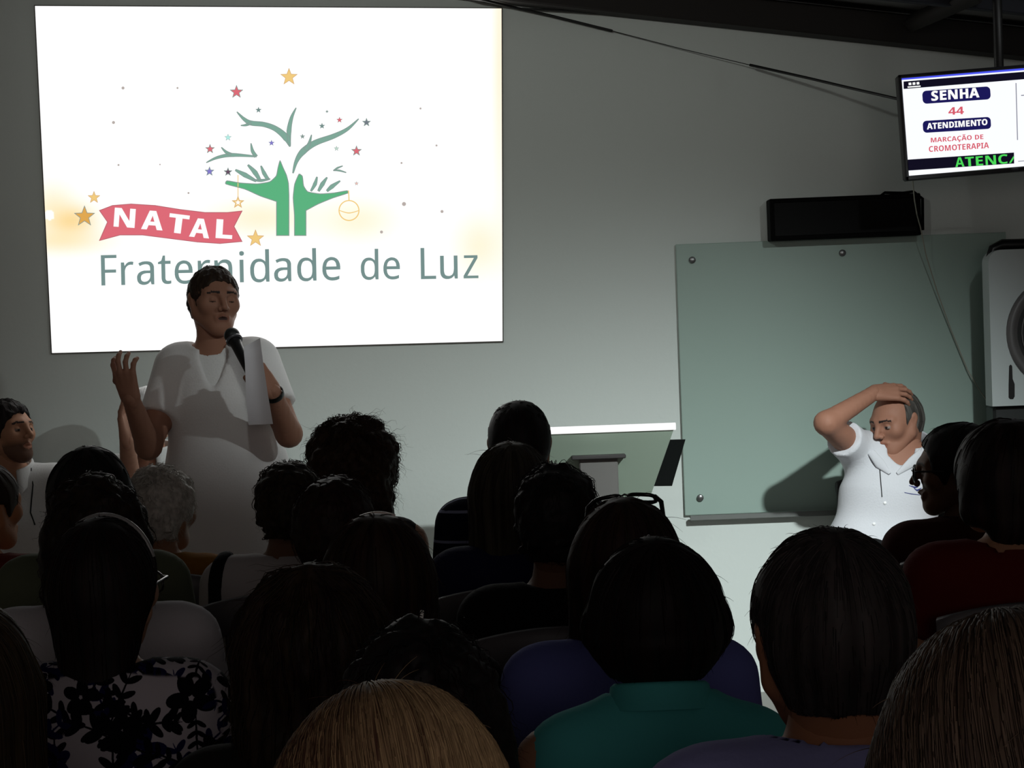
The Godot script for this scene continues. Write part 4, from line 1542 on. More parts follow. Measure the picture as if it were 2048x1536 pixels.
func hair_mesh(h: Dictionary) -> Mesh:
	# h: style short, bob, long, curly or tail; t thickness over the skull; len how far it falls below the middle of the head
	var t: float = h.t
	var style: String = h.style
	var len: float = h.get("len", 0.06)
	var wide: float = h.get("wide", 0.0)
	var c := Vector3(0, 0.03, 0.012)
	var F := Field.new(Vector3(-0.13 - t * 1.6 - wide, -len - 0.07, -0.13 - t), Vector3(0.13 + t * 1.6 + wide, 0.15 + t * 1.4, 0.15 + t * 1.4), h.get("cell", 0.006))
	var r := RandomNumberGenerator.new()
	r.seed = hash(str(h.get("seed", 1)))
	F.bone(c, c, 0.1, 0.1, 0.02, ell(t))
	F.bone(Vector3(0, -0.01, 0.045), Vector3(0, -minf(len, 0.06), 0.045), 0.062 + t * 0.8, 0.052 + t * 0.6, 0.03)
	if style == "bob" or style == "long":
		F.bone(Vector3(0, 0.0, 0.04), Vector3(0, -len, 0.055 + h.get("back", 0.0)), 0.082 + t + wide * 0.6, 0.066 + t + wide, 0.04, Vector3(1.0, 1, 0.62))
		for s in ([-1.0, 1.0] if h.get("sides", true) else []):
			F.bone(Vector3(s * 0.064, 0.0, 0.0), Vector3(s * (0.066 + t + wide), -len * 0.92, 0.01), 0.03 + t * 0.5, 0.024 + t * 0.4, 0.03)
	if style == "tail":
		F.bone(Vector3(0, 0.0, 0.075), Vector3(0, -0.07, 0.1), 0.05, 0.058, 0.03)
		F.bone(Vector3(0, -0.06, 0.1), Vector3(0.01, -len, 0.12), 0.062 + wide, 0.03 + wide, 0.03)
	if style == "curly":
		for k in int(h.get("blobs", 110)):
			var v := Vector3(r.randfn(), r.randfn() + 0.25, r.randfn()).normalized()
			if v.y < -0.6 or (v.z < -0.55 and v.y < 0.45):
				continue
			var q := c + v * ell(t - 0.004) * 0.1
			if v.y < 0.0:
				q.y -= len * r.randf() * 0.8
			var s: float = r.randf_range(0.011, 0.02) * h.get("blob", 1.0)
			F.bone(q, q, s, s, 0.008)
		if len > 0.08:
			for s in [-1.0, 0.0, 1.0]:
				F.bone(Vector3(s * 0.055, 0.0, 0.03), Vector3(s * (0.07 + wide), -len, 0.04), 0.05 + t * 0.4, 0.04, 0.03)
	# the face and, for short hair, the ears and the nape stay free
	var open := 0.062 if style in ["bob", "long", "tail"] else 0.071
	if style == "short":
		F.bone(Vector3(-0.03, -0.002, -0.128), Vector3(0.03, -0.002, -0.128), 0.082, 0.082, 0.008, Vector3(0.75, 1, 0.95), 1)
		F.bone(Vector3(-0.02, -0.06, -0.125), Vector3(0.02, -0.06, -0.125), 0.1, 0.1, 0.008, Vector3(0.7, 1, 1.05), 1)
	else:
		F.bone(Vector3(0, -0.005, -0.13), Vector3(0, -0.09, -0.13), 0.09, 0.1, 0.012, Vector3(open / 0.09, 1, 0.95), 1)
	if style == "short" or style == "curly" and len < 0.08:
		F.bone(Vector3(0, -0.12, -0.06), Vector3(0, -0.2, -0.03), 0.075, 0.09, 0.01, Vector3(1.4, 1, 1.1), 1)
		for s in [-1.0, 1.0]:
			if style == "short":
				F.bone(Vector3(s * 0.085, -0.012, 0.004), Vector3(s * 0.085, -0.06, -0.01), 0.026, 0.035, 0.008, Vector3(1, 1, 0.9), 1)
		if style == "short" or style == "curly":
			F.cut(Vector3(0, -len, 0.0), Vector3(0, -1, 0), 0.4)
	if h.has("bald"):
		F.cut(Vector3(0, 0.0, -0.028), Vector3(0, 0.2, -1).normalized(), 0.3)
		F.bone(Vector3(0, 0.12, -0.1), Vector3(0, 0.15, -0.04), h.bald, h.bald, 0.01, Vector3(0.95, 1, 1), 1)
	var noise := FastNoiseLite.new()
	noise.seed = int(h.get("seed", 1))
	noise.frequency = h.get("freq", 18.0)
	noise.fractal_octaves = 3
	F.ripple(noise, h.get("rough", 0.006), Vector3(1, h.get("grain", 1.0 if style == "curly" else 0.3), 1))
	var g := Geo.new()
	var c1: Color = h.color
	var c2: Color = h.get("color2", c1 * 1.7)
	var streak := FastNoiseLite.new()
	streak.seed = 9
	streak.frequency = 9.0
	g.net(F, Transform3D.IDENTITY, func(v: Vector3) -> Color: return c1.lerp(c2, clampf(0.45 + (streak.get_noise_3dv(v * 7.0) if style == "curly" else streak.get_noise_2d(atan2(v.x, v.z + 0.02) * 0.6, v.y * 0.12)) * 1.1 + h.get("painted_side_light", 0.0) * v.x, 0.0, 1.0)))  # last term paints side light into the hair colour
	var n := g.p.size()
	var nr := g.normals()
	var crown: Vector3 = h.get("crown", Vector3(0, 0.12, 0.05))
	# locks that lie on the hair, and loose ends that stand off it
	var locks: int = h.get("locks", 120)
	var loose: int = h.get("loose", 70)
	var curl: float = h.get("curl", 0.0)
	var fat: float = h.get("fat", 0.0011)
	for k in locks + loose:
		var at := r.randi_range(0, n - 1)
		if k < locks and k % 5 < 2:
			for retry in 40:
				if (g.p[at] - crown).length() < 0.075:
					break
				at = r.randi_range(0, n - 1)
		var q := g.p[at]
		var free := k >= locks
		var nn := nr[at]
		if q.y < -len * 0.9 - 0.02 and not free:
			continue
		var dir := (q - crown).normalized() * 0.8 + Vector3(0, -0.6, 0)
		dir = (dir - nn * dir.dot(nn)).normalized()
		if free:
			dir = (dir + nn * r.randf_range(0.3, 1.0) + Vector3(r.randfn(), r.randfn(), r.randfn()) * 0.25).normalized()
		var reach: float = h.get("loose_len", 0.03) * r.randf_range(0.5, 1.3) if free else h.get("lock_len", 0.07) * r.randf_range(0.6, 1.4)
		var steps := 5 if free else 8
		var pts := []
		var rad := []
		var ph := r.randf() * TAU
		var thick := fat * (0.45 if free else r.randf_range(0.6, 1.5))
		var lift := 0.0008 if curl == 0.0 else 0.004
		for s in steps + 1:
			var off := Vector3.ZERO
			if curl > 0.0:
				var side := dir.cross(nn)
				off = (side * sin(ph + s * 1.7) + nn * cos(ph + s * 1.7)) * curl * (0.3 + 0.7 * s / steps)
			pts.append(q + off)
			rad.append(thick * (1.0 - 0.75 * s / steps))
			q += dir * reach / steps
			if not free and F.inside(q):
				var v := F.sample(q)
				nn = F.slope(q)
				q -= nn * (v - lift)
				dir = (dir - nn * dir.dot(nn) + Vector3(0, -0.05, 0)).normalized()
			else:
				dir = (dir + Vector3(0, -0.12, 0)).normalized()
		g.tone = c1.lerp(c2, clampf(0.5 + (r.randf() - 0.5) * h.get("vary", 1.0) + h.get("painted_side_light", 0.0) * q.x, 0.0, 1.0)) * r.randf_range(0.8, 1.2)
		g.tone.a = 1.0
		g.tube(pts, rad, 3)
	return g.mesh()


func chair(o: Dictionary, t: Node3D) -> void:
	var cd: Dictionary = o.get("chair", {})
	var c := thing("plastic_chair", cd.get("label", "plastic chair under the " + str(o.short)), "chair", t.position + t.basis * Vector3(cd.get("dx", 0.0), 0, 0), t.rotation.y, "plastic chairs of the audience")
	var m: Material = cd.get("mat", mat("chair_plastic", Color(0.3, 0.29, 0.3), 0.45))
	var top: float = cd.get("top", 0.86)
	if mats.has("chair_parts_%s" % top):
		for q in mats["chair_parts_%s" % top]:
			part(c, q[0], q[1], m)
		return
	var list := []
	var g := Geo.new()
	g.box(Vector3(0, 0.422, -0.02), Vector3(0.42, 0.022, 0.38), 0.01)
	list.append(["seat", g.mesh()])
	for s in [Vector2(-1, -1), Vector2(1, -1), Vector2(-1, 1), Vector2(1, 1)]:
		g = Geo.new()
		g.tube([Vector3(s.x * 0.18, 0.415, -0.02 + s.y * 0.16), Vector3(s.x * 0.21, 0.0, -0.02 + s.y * 0.2)], [0.022, 0.014], 8)
		list.append(["leg", g.mesh()])
	for s in [-1.0, 1.0]:
		g = Geo.new()
		g.tube([Vector3(s * 0.185, 0.42, 0.15), Vector3(s * 0.19, 0.6, 0.19), Vector3(s * 0.185, top - 0.05, 0.21)], [0.016, 0.015, 0.015], 8)
		list.append(["upright", g.mesh()])
	g = Geo.new()
	var pts := []
	var rad := []
	for k in 13:
		var f := k / 6.0 - 1.0
		pts.append(Vector3(f * 0.19, top - 0.045 - 0.03 * f * f, 0.21 + 0.03 * (1.0 - f * f)))
		rad.append(0.034)
	g.tube(pts, rad, 12, Vector3(1, 1.3, 0.35))
	list.append(["top_rail", g.mesh()])
	for k in 5:
		var x := (k - 2) * 0.062
		g = Geo.new()
		g.tube([Vector3(x * 0.95, 0.425, 0.16), Vector3(x, 0.6, 0.2), Vector3(x, top - 0.06, 0.235 - absf(x) * 0.05)], [0.016, 0.016, 0.016], 8, Vector3(1, 1, 0.45))
		list.append(["slat", g.mesh()])
	mats["chair_parts_%s" % top] = list
	for q in list:
		part(c, q[0], q[1], m)


func seen_t(px: float, d: float, hs: float) -> float:
	return maxf(0.006, (px * d / FOCAL - 0.152 * hs) / 2.0 / hs)


func audience() -> void:
	var fair := Color(0.43, 0.24, 0.16)
	var tan := Color(0.3, 0.15, 0.09)
	var deep := Color(0.13, 0.06, 0.035)
	var black := Color(0.006, 0.005, 0.005)
	var brown := Color(0.02, 0.012, 0.008)
	var dark := cloth("black_cotton", Color(0.035, 0.03, 0.035))
	var stripes := stripe_cloth()
	var rows := [
		{"short": "curly haired woman", "label": "woman with wide curly brown hair and glasses, below the end of the slide", "u": 708, "v": 838, "d": 5.7, "fem": true, "skin": tan, "turn": -32.0, "glasses": Transform3D.IDENTITY,
			"hair": {"style": "curly", "t": 0.043, "len": 0.13, "wide": 0.035, "color": Color(0.012, 0.007, 0.005), "color2": Color(0.04, 0.022, 0.012), "curl": 0.008, "loose": 420, "locks": 300, "loose_len": 0.05, "blobs": 200, "rough": 0.012, "seed": 11, "fat": 0.0014}, "shirt": {"mat": dark, "sleeve": 0.0, "name": "top"}},
		{"short": "man in the striped navy shirt", "label": "man with short black hair in a navy polo shirt with pale stripes", "u": 1036, "v": 801, "d": 5.6, "hs": 1.06, "skin": tan, "w": 1.02,
			"hair": {"style": "short", "t": 0.008, "color": black, "len": 0.075, "rough": 0.002, "loose": 30, "loose_len": 0.008, "lock_len": 0.02, "seed": 12}, "shirt": {"mat": stripes, "sleeve": 0.7, "collar": {}}},
		{"short": "long haired woman in navy", "label": "woman with long straight hair paler at its ends and a navy top", "u": 1016, "v": 884, "d": 4.93, "fem": true, "skin": fair, "turn": 14.0, "glasses": Transform3D.IDENTITY,
			"hair": {"style": "long", "t": 0.015, "len": 0.2, "color": Color(0.012, 0.01, 0.008), "color2": Color(0.05, 0.042, 0.03), "rough": 0.003, "locks": 260, "lock_len": 0.14, "loose": 60, "loose_len": 0.05, "seed": 13}, "shirt": {"mat": cloth("navy_cotton", Color(0.08, 0.085, 0.2)), "name": "top", "sleeve": 0.5}},
		{"short": "short curly haired person", "label": "person with short curly black hair in front of the lectern column", "u": 1110, "v": 930, "d": 4.3, "skin": deep, "w": 0.9,
			"hair": {"style": "curly", "t": 0.014, "len": 0.07, "color": black, "curl": 0.004, "blob": 0.6, "blobs": 150, "rough": 0.006, "loose": 160, "loose_len": 0.018, "seed": 14}, "shirt": {"mat": dark, "sleeve": 0.6}},
		{"short": "woman with glasses on her hair", "label": "woman in a royal blue top with black glasses pushed up onto her hair", "u": 1245, "v": 996, "d": 3.6, "fem": true, "skin": fair, "w": 0.97, "turn": 4.0, "thick": 1.7, "chair": {"top": 0.74},
			"glasses": Transform3D(Basis.from_euler(Vector3(deg_to_rad(62), deg_to_rad(-10), deg_to_rad(8))).scaled(Vector3(0.93, 1.0, 1.0)), Vector3(0.002, 0.026, 0.012)),
			"hair": {"style": "long", "t": 0.013, "len": 0.14, "color": Color(0.01, 0.007, 0.006), "color2": Color(0.03, 0.015, 0.012), "rough": 0.003, "locks": 200, "loose": 120, "loose_len": 0.05, "seed": 15}, "shirt": {"mat": cloth("royal_cotton", Color(0.36, 0.38, 0.62)), "name": "top", "sleeve": 0.6}},
		{"short": "woman in the teal blouse", "label": "woman with a dark bob in a sleeveless teal blouse with a stand collar", "u": 1307, "v": 1076, "d": 2.95, "fem": true, "skin": tan, "w": 0.98, "head_cell": 0.005,
			"hair": {"style": "bob", "t": 0.0135, "len": 0.004, "color": black, "color2": Color(0.012, 0.008, 0.008), "rough": 0.0025, "locks": 260, "loose": 40, "loose_len": 0.02, "seed": 16}, "shirt": {"mat": cloth("teal_cotton", Color(0.3, 0.66, 0.66)), "name": "blouse", "sleeve": 0.0, "cell": 0.009, "slope": 0.082, "collar": {"h": 0.032, "fold": 0.034, "gap": 20.0, "up": 0.108, "loose": 0.013, "fwd": -0.012}}},
		{"short": "man in the lavender shirt", "label": "man with short greying dark hair and a lavender blue shirt, nearest at lower right", "u": 1658, "v": 1056, "d": 2.15, "skin": Color(0.34, 0.15, 0.08), "turn": 6.0, "neck": 0.168, "w": 0.9, "head_cell": 0.004,
			"hair": {"style": "short", "t": 0.009, "len": 0.062, "color": Color(0.012, 0.01, 0.01), "color2": Color(0.045, 0.038, 0.038), "rough": 0.003, "locks": 900, "lock_len": 0.03, "loose": 160, "loose_len": 0.014, "cell": 0.005, "seed": 17, "fat": 0.0008}, "shirt": {"mat": cloth("lavender_cotton", Color(0.55, 0.56, 0.76)), "slope": 0.03, "sleeve": 0.6, "cell": 0.01}},
		{"short": "woman at the right corner", "label": "woman with long straight streaked brown hair in the lower right corner", "u": 2030, "v": 1224, "d": 1.4, "fem": true, "skin": fair, "head_cell": 0.005,
			"hair": {"style": "long", "t": 0.014, "len": 0.24, "wide": 0.012, "color": Color(0.03, 0.019, 0.014), "color2": Color(0.11, 0.076, 0.054), "rough": 0.002, "locks": 2600, "lock_len": 0.2, "loose": 90, "loose_len": 0.03, "fat": 0.0009, "cell": 0.005, "crown": Vector3(0, 0.12, -0.06), "seed": 18}, "shirt": {"mat": cloth("plum_cotton", Color(0.4, 0.14, 0.24)), "name": "top", "sleeve": 0.5}},
		{"short": "woman with glasses in profile", "label": "woman in profile with black glasses looking left beside the seated helper", "u": 1912, "v": 845, "d": 5.3, "fem": true, "skin": deep, "turn": 78.0, "head_cell": 0.004, "glasses": Transform3D.IDENTITY,
			"hair": {"style": "short", "t": 0.016, "len": 0.07, "color": black, "rough": 0.004, "loose": 90, "loose_len": 0.02, "seed": 19}, "shirt": {"mat": cloth("russet_cotton", Color(0.2, 0.07, 0.05)), "name": "top", "sleeve": 0.3}},
		{"short": "woman in dark red", "label": "woman with a dark bob and a small earring in a dark red top", "u": 2003, "v": 838, "d": 4.4, "fem": true, "skin": tan, "turn": 30.0, "w": 0.98, "earring": -1.0,
			"hair": {"style": "bob", "t": 0.024, "len": 0.06, "color": black, "color2": Color(0.02, 0.012, 0.01), "rough": 0.003, "locks": 200, "seed": 20}, "shirt": {"mat": cloth("dark_red_cotton", Color(0.3, 0.05, 0.04)), "name": "top", "sleeve": 0.5, "scoop": 0.03}},
		{"short": "person in the khaki shirt", "label": "person with smooth black hair and a khaki green shirt in the left rows", "u": 178, "v": 893, "d": 4.7, "skin": tan, "w": 0.94,
			"hair": {"style": "bob", "t": 0.01, "len": 0.05, "color": black, "rough": 0.002, "locks": 150, "loose": 30, "loose_len": 0.015, "seed": 21}, "shirt": {"mat": cloth("khaki_cotton", Color(0.34, 0.36, 0.29)), "sleeve": 0.7}},
		{"short": "curly haired person in white", "label": "person with thick curly brown hair and a white shirt in the left rows", "u": 186, "v": 955, "d": 4.0, "fem": true, "skin": tan, "w": 1.02, "m": 1.05,
			"hair": {"style": "curly", "t": 0.016, "len": 0.09, "color": Color(0.007, 0.005, 0.004), "color2": Color(0.02, 0.011, 0.007), "curl": 0.005, "blob": 0.8, "blobs": 160, "rough": 0.008, "loose": 130, "loose_len": 0.02, "seed": 22}, "shirt": {"mat": cloth("white_cotton_shirt", Color(0.72, 0.71, 0.73)), "sleeve": 0.6}},
		{"short": "grey haired woman", "label": "elderly woman with fluffy grey hair and an ochre top", "u": 320, "v": 934, "d": 5.45, "fem": true, "hs": 0.95, "skin": tan, "turn": -28.0, "w": 0.8,
			"hair": {"style": "curly", "t": 0.016, "len": 0.07, "color": Color(0.3, 0.28, 0.25), "color2": Color(0.55, 0.52, 0.48), "curl": 0.004, "blob": 0.7, "blobs": 150, "rough": 0.006, "loose": 500, "locks": 400, "lock_len": 0.03, "loose_len": 0.022, "seed": 23}, "shirt": {"mat": cloth("ochre_cotton", Color(0.5, 0.33, 0.1)), "name": "top", "sleeve": 0.6}},
		{"short": "woman in the floral blouse", "label": "woman with long dark hair under a thin grey arc and a white blouse with black flowers", "u": 204, "v": 1034, "d": 3.36, "fem": true, "skin": fair, "w": 0.86, "glasses": Transform3D.IDENTITY, "turn": -10.0, "neck": 0.18, "head_cell": 0.005, "band": {"z": 0.0, "from": -75.0, "to": 75.0, "key": "band_grey", "color": Color(0.5, 0.5, 0.5)}, "chair": {"top": 0.8},  # band: a thin grey arc over the top of the hair
			"hair": {"style": "long", "t": 0.009, "len": 0.24, "wide": -0.024, "back": 0.04, "sides": false, "color": black, "color2": Color(0.014, 0.008, 0.006), "rough": 0.0025, "locks": 320, "lock_len": 0.12, "loose": 50, "loose_len": 0.03, "seed": 24}, "shirt": {"mat": floral_cloth(), "name": "blouse", "sleeve": 0.75, "cell": 0.01, "scoop": 0.02}},
		{"short": "person cut off by the left edge", "label": "person with brown hair in a rust top, far row, cut off by the left edge", "u": -38, "v": 922, "d": 5.3, "fem": true, "skin": Color(0.4, 0.17, 0.08), "turn": -38.0,
			"hair": {"style": "short", "t": 0.012, "len": 0.07, "color": brown, "rough": 0.004, "seed": 25}, "shirt": {"mat": cloth("rust_cotton", Color(0.36, 0.13, 0.09)), "name": "top", "sleeve": 0.6}},
		{"short": "woman at the lower left edge", "label": "woman with long light brown hair at the lower left edge, bare shoulder", "u": -92, "v": 1196, "d": 2.55, "fem": true, "skin": Color(0.4, 0.17, 0.1), "w": 0.84,
			"hair": {"style": "long", "t": 0.014, "len": 0.2, "color": Color(0.013, 0.009, 0.006), "color2": Color(0.05, 0.034, 0.018), "rough": 0.003, "locks": 500, "lock_len": 0.16, "seed": 26}, "shirt": {"mat": cloth("olive_cotton", Color(0.36, 0.35, 0.22)), "name": "top", "sleeve": 0.0, "scoop": 0.04}},
		{"short": "person with the dark bag strap", "label": "person with short dark curls and a pale grey shirt under a dark strap", "u": 575, "v": 924, "d": 4.97, "hs": 0.92, "skin": deep, "w": 0.92,
			"hair": {"style": "curly", "t": 0.013, "len": 0.07, "color": black, "color2": Color(0.03, 0.02, 0.01), "curl": 0.004, "blob": 0.6, "blobs": 150, "rough": 0.006, "loose": 180, "loose_len": 0.016, "seed": 27}, "shirt": {"mat": cloth("pale_grey_cotton", Color(0.62, 0.6, 0.6)), "sleeve": 0.6}},
		{"short": "person in black behind the hairband", "label": "person with round dark reddish hair between the curly woman and the hairband", "u": 664, "v": 954, "d": 4.35, "skin": deep, "w": 0.9,
			"hair": {"style": "curly", "t": 0.016, "len": 0.07, "color": Color(0.008, 0.005, 0.005), "color2": Color(0.025, 0.011, 0.009), "curl": 0.003, "blob": 0.6, "rough": 0.005, "loose": 130, "loose_len": 0.015, "seed": 28}, "shirt": {"mat": dark, "sleeve": 0.6}},
		{"short": "woman with the pale hairband", "label": "woman with long dark brown hair held by a thin pale hairband", "u": 752, "v": 1030, "d": 3.7, "fem": true, "skin": tan, "w": 0.98, "band": {"z": -0.01, "from": -35.0, "to": 22.0, "key": "band_pale", "color": Color(0.75, 0.7, 0.68)},
			"hair": {"style": "long", "t": 0.013, "len": 0.16, "wide": 0.01, "color": Color(0.008, 0.005, 0.004), "color2": Color(0.03, 0.016, 0.01), "rough": 0.003, "locks": 260, "loose": 90, "loose_len": 0.04, "seed": 29}, "shirt": {"mat": dark, "sleeve": 0.6, "name": "top"}},
		{"short": "woman with long frizzy hair", "label": "woman with long frizzy brown hair spreading over her shoulders", "u": 622, "v": 1134, "d": 2.97, "fem": true, "skin": fair, "w": 0.95, "chair": {"dx": 0.01},
			"hair": {"style": "long", "t": 0.019, "len": 0.24, "wide": 0.025, "color": Color(0.009, 0.006, 0.005), "color2": Color(0.036, 0.022, 0.014), "rough": 0.012, "grain": 0.6, "locks": 700, "lock_len": 0.14, "loose": 300, "loose_len": 0.06, "curl": 0.003, "seed": 30}, "shirt": {"mat": cloth("charcoal_cotton", Color(0.12, 0.11, 0.11)), "name": "top", "sleeve": 1.9}},
		{"short": "woman with black curls", "label": "woman with a mass of black curls, one small pale hairpin and bare arms", "u": 835, "v": 1250, "d": 2.34, "fem": true, "hs": 0.94, "skin": Color(0.3, 0.12, 0.08), "w": 0.9,
			"hair": {"style": "curly", "t": 0.016, "len": 0.1, "wide": 0.02, "color": black, "color2": Color(0.012, 0.01, 0.01), "curl": 0.006, "blobs": 220, "blob": 0.8, "rough": 0.008, "loose": 200, "loose_len": 0.03, "seed": 31}, "shirt": {"mat": dark, "sleeve": 0.0, "name": "top", "scoop": 0.03}},
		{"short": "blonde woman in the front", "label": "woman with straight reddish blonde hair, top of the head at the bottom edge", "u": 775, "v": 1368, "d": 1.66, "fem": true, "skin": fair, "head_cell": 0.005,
			"hair": {"style": "long", "t": 0.017, "len": 0.22, "color": Color(0.06, 0.024, 0.016), "color2": Color(0.38, 0.26, 0.14), "painted_side_light": 6.5, "vary": 0.6, "rough": 0.002, "locks": 3600, "lock_len": 0.2, "loose": 200, "loose_len": 0.03, "fat": 0.0009, "cell": 0.005, "crown": Vector3(-0.03, 0.12, -0.07), "seed": 32}, "shirt": {"mat": cloth("charcoal_cotton", Color.BLACK), "name": "top", "sleeve": 0.5}},  # side light painted into the hair: darker left, paler right
	]
	for o in rows:
		o["chair"] = o.get("chair", {})
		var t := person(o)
		if o.short == "person with the dark bag strap":
			strap(t)
		if o.short == "woman with black curls":
			var g := Geo.new()
			g.tube([Vector3(0.003, 0.134, 0.0), Vector3(0.006, 0.15, 0.005)], [0.003, 0.0025], 8)
			var pin := part(t, "hairpin", g.mesh(), mat("pin_white", Color(0.85, 0.85, 0.83), 0.4))
			pin.transform = t.get_meta("head")


func strap(t: Node3D) -> void:
	# over the left shoulder, down front and back
	var S: Field = t.get_meta("shirt_field")
	var pts := []
	var rad := []
	for k in 25:
		var a := deg_to_rad(lerpf(-60.0, 75.0, k / 24.0))
		var j: Dictionary = t.get_meta("joints")
		var sh: Vector3 = (j.shL + j.shR) * 0.5
		var c := Vector3(-0.125 - 0.05 * maxf(0.0, a) , sh.y - 0.12, 0.02)
		var dir := Vector3(-0.18, cos(a), sin(a)).normalized()
		var r := 0.32
		while r > 0.02 and S.sample(c + dir * r) > 0.004:
			r -= 0.004
		pts.append(c + dir * r)
		rad.append(0.017)
	var g := Geo.new()
	g.tube(pts, rad, 10, Vector3(1, 0.5, 0.5))
	part(t, "bag_strap", g.mesh(), cloth("black_cotton", Color.BLACK), "dark strap over the left shoulder")


func stripe_cloth() -> StandardMaterial3D:
	var im := Image.create(8, 128, false, Image.FORMAT_RGB8)
	im.fill(Color(0.07, 0.075, 0.14))
	for y in range(60, 72):
		for x in 8:
			im.set_pixel(x, y, Color(0.5, 0.52, 0.62))
	var m := mat("striped_cotton", Color.WHITE, 0.9, 0.0, 0.2)
	m.albedo_texture = ImageTexture.create_from_image(im)
	m.uv1_triplanar = true
	m.uv1_scale = Vector3(12, 12, 12)
	m.uv1_triplanar_sharpness = 40.0
	return m


func floral_cloth() -> StandardMaterial3D:
	var n := 512
	var im := Image.create(n, n, false, Image.FORMAT_RGB8)
	im.fill(Color(0.66, 0.64, 0.67))
	var r := RandomNumberGenerator.new()
	r.seed = 77
	var petals := []
	for k in 46:
		var c := Vector2(r.randf() * n, r.randf() * n)
		var ink := Color(0.03, 0.03, 0.05) if k % 4 else Color(0.07, 0.07, 0.24)
		var size := r.randf_range(34, 58)
		if k % 3 == 0:
			for e in 5:
				petals.append([c + Vector2.from_angle(e * TAU / 5 + k) * size * 0.75, e * TAU / 5 + k, size * 0.62, size * 0.42, ink])
		else:
			var a := r.randf() * TAU
			for e in 4:
				var q := c + Vector2.from_angle(a) * (e - 1.5) * size * 0.9
				petals.append([q + Vector2.from_angle(a + 0.9) * size * 0.45, a + 0.9, size * 0.5, size * 0.2, ink])
				petals.append([q + Vector2.from_angle(a - 0.9) * size * 0.45, a - 0.9, size * 0.5, size * 0.2, ink])
			petals.append([c, a, size * 2.0, 3.0, ink])
	for p in petals:
		var reach := int(maxf(p[2], p[3])) + 1
		var ax := Vector2.from_angle(p[1])
		for y in range(-reach, reach + 1):
			for x in range(-reach, reach + 1):
				var v := Vector2(x, y)
				if pow(v.dot(ax) / p[2], 2.0) + pow(v.dot(ax.orthogonal()) / p[3], 2.0) < 1.0:
					im.set_pixel(posmod(int(p[0].x) + x, n), posmod(int(p[0].y) + y, n), p[4])
	var m := mat("floral_cotton", Color.WHITE, 0.9, 0.0, 0.2)
	m.albedo_texture = ImageTexture.create_from_image(im)
	m.uv1_triplanar = true
	m.uv1_scale = Vector3(3.4, 3.4, 3.4)
	m.uv1_triplanar_sharpness = 40.0
	return m


